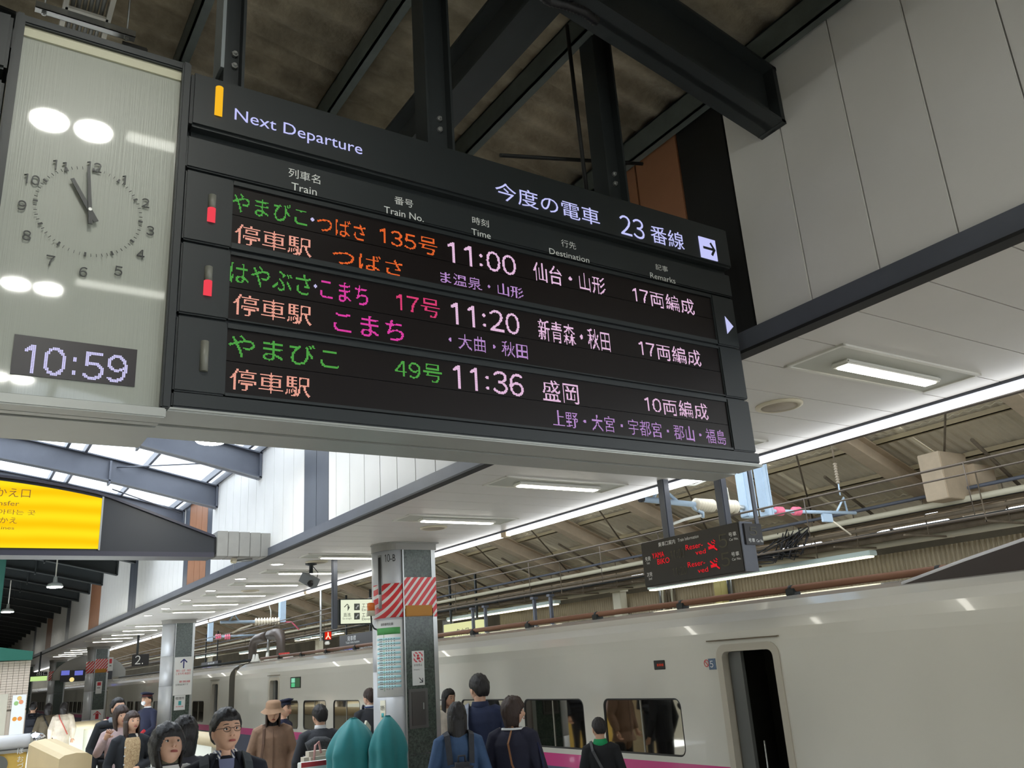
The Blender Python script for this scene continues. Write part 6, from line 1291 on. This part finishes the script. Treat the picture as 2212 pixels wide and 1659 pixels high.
t = thing('green_canopy', 'dark green steel post with a sloping green canopy over the tiled kiosk', 'pillar', (kx1-.9, 21, 2.6)); MB().bbox((kx1-1.0, 20.9, kz), (kx1-.62, 21.2, 4.7), .01).build('shaft', green, t); MB().prism([(kx0, kz+.03), (kx1, kz+.0), (kx1, kz+.16), (kx0, kz+.5)], (0, 20.3, 0), (1, 0, 0), (0, 0, 1), (0, 1, 0), 2.3).build('canopy', green, t)
t = thing('exit_sign', 'small green and white lit exit sign beyond the tiled kiosk', 'sign', at(68, 1470, 1, 40)); a = at(67, 1452, 1, 40); b = at(101, 1470, 1, 40); MB().bbox((a.x, 40, b.z), (b.x, 40.2, a.z), .01).build('case', black_plastic, t); MB().box((a.x, 39.98, b.z), (b.x, 40, (a.z+b.z)/2)).build('lit_panel', glow('exit_green', (200, 236, 150), .95), t); letters('出口', paper, t, (a.x+.2, 39.97, (a.z+b.z)/2+.03), (1, 0, 0), (0, 0, 1), .4, .14); MB().box(((a.x+b.x)/2-.03, 40.05, a.z), ((a.x+b.x)/2+.03, 40.12, CZ)).build('hanger_post', steel_dark, t)
a = at(118, 1424, 1, 46); b = at(190, 1468, 1, 46); t = thing('screen_hood', 'dark arched hood with two blue screens hanging far down the platform', 'display', ((a.x+b.x)/2, 46, b.z))
n = 14; xa, xb = a.x, at(272, 1440, 1, 46).x; P = [(xa, b.z+.05)]+[(xa+(xb-xa)*i/n, b.z+.35+.75*math.sin(PI*(i/n))**.6) for i in range(n+1)]+[(xb, b.z+.05)]
MB().prism(P, (0, 46, 0), (1, 0, 0), (0, 0, 1), (0, 1, 0), .5).build('hood', mat('hood_grey', (120, 118, 112), .5), t); MB().box((xa+.3, 45.85, b.z-.05), (xb-.6, 46, b.z+.45)).build('screen_case', mat('hood_black', (26, 26, 32), .4), t)
for px in (133, 162): c_ = at(px, 1449, 1, 45.8); d_ = at(px+17, 1458, 1, 45.8); MB().box((c_.x, 45.83, d_.z), (d_.x, 45.85, c_.z)).build('blue_screen', glow('screen_blue', (112, 120, 210), .9), t)
MB().lathe([(.1, 0), (.1, .03)], at(155, 1468, 1, 45.8), (0, -1, 0), 14).build('round_signal', glow('signal_yellow', (250, 226, 150), 1), t)
a = at(288, 1414, 1, 30); b = at(310, 1438, 1, 30); t = thing('track_number_sign', 'dark hanging sign with a large white 2 above the second far train', 'sign', (a.x, 30, b.z)); MB().bbox((a.x, 30, b.z), (b.x+.15, 30.2, a.z), .01).build('case', mat('sign_black', (30, 27, 26), .4), t); letters('2.', paper, t, (a.x+.06, 29.99, b.z+.05), (1, 0, 0), (0, 0, 1), (b.x-a.x)*.75, (a.z-b.z)*.75); MB().box((a.x+.1, 30.05, a.z), (a.x+.16, 30.12, CZ+.3)).build('hanger_post', steel_dark, t)
tag(MB().lathe([(.14, 0), (.14, .03)], (kx1+.25, 35, 2.5), (0, -1, 0), 14).build('red_signal', glow('signal_red', (216, 40, 20), 1.0)), 'small red signal light under the far exit sign', 'signal')
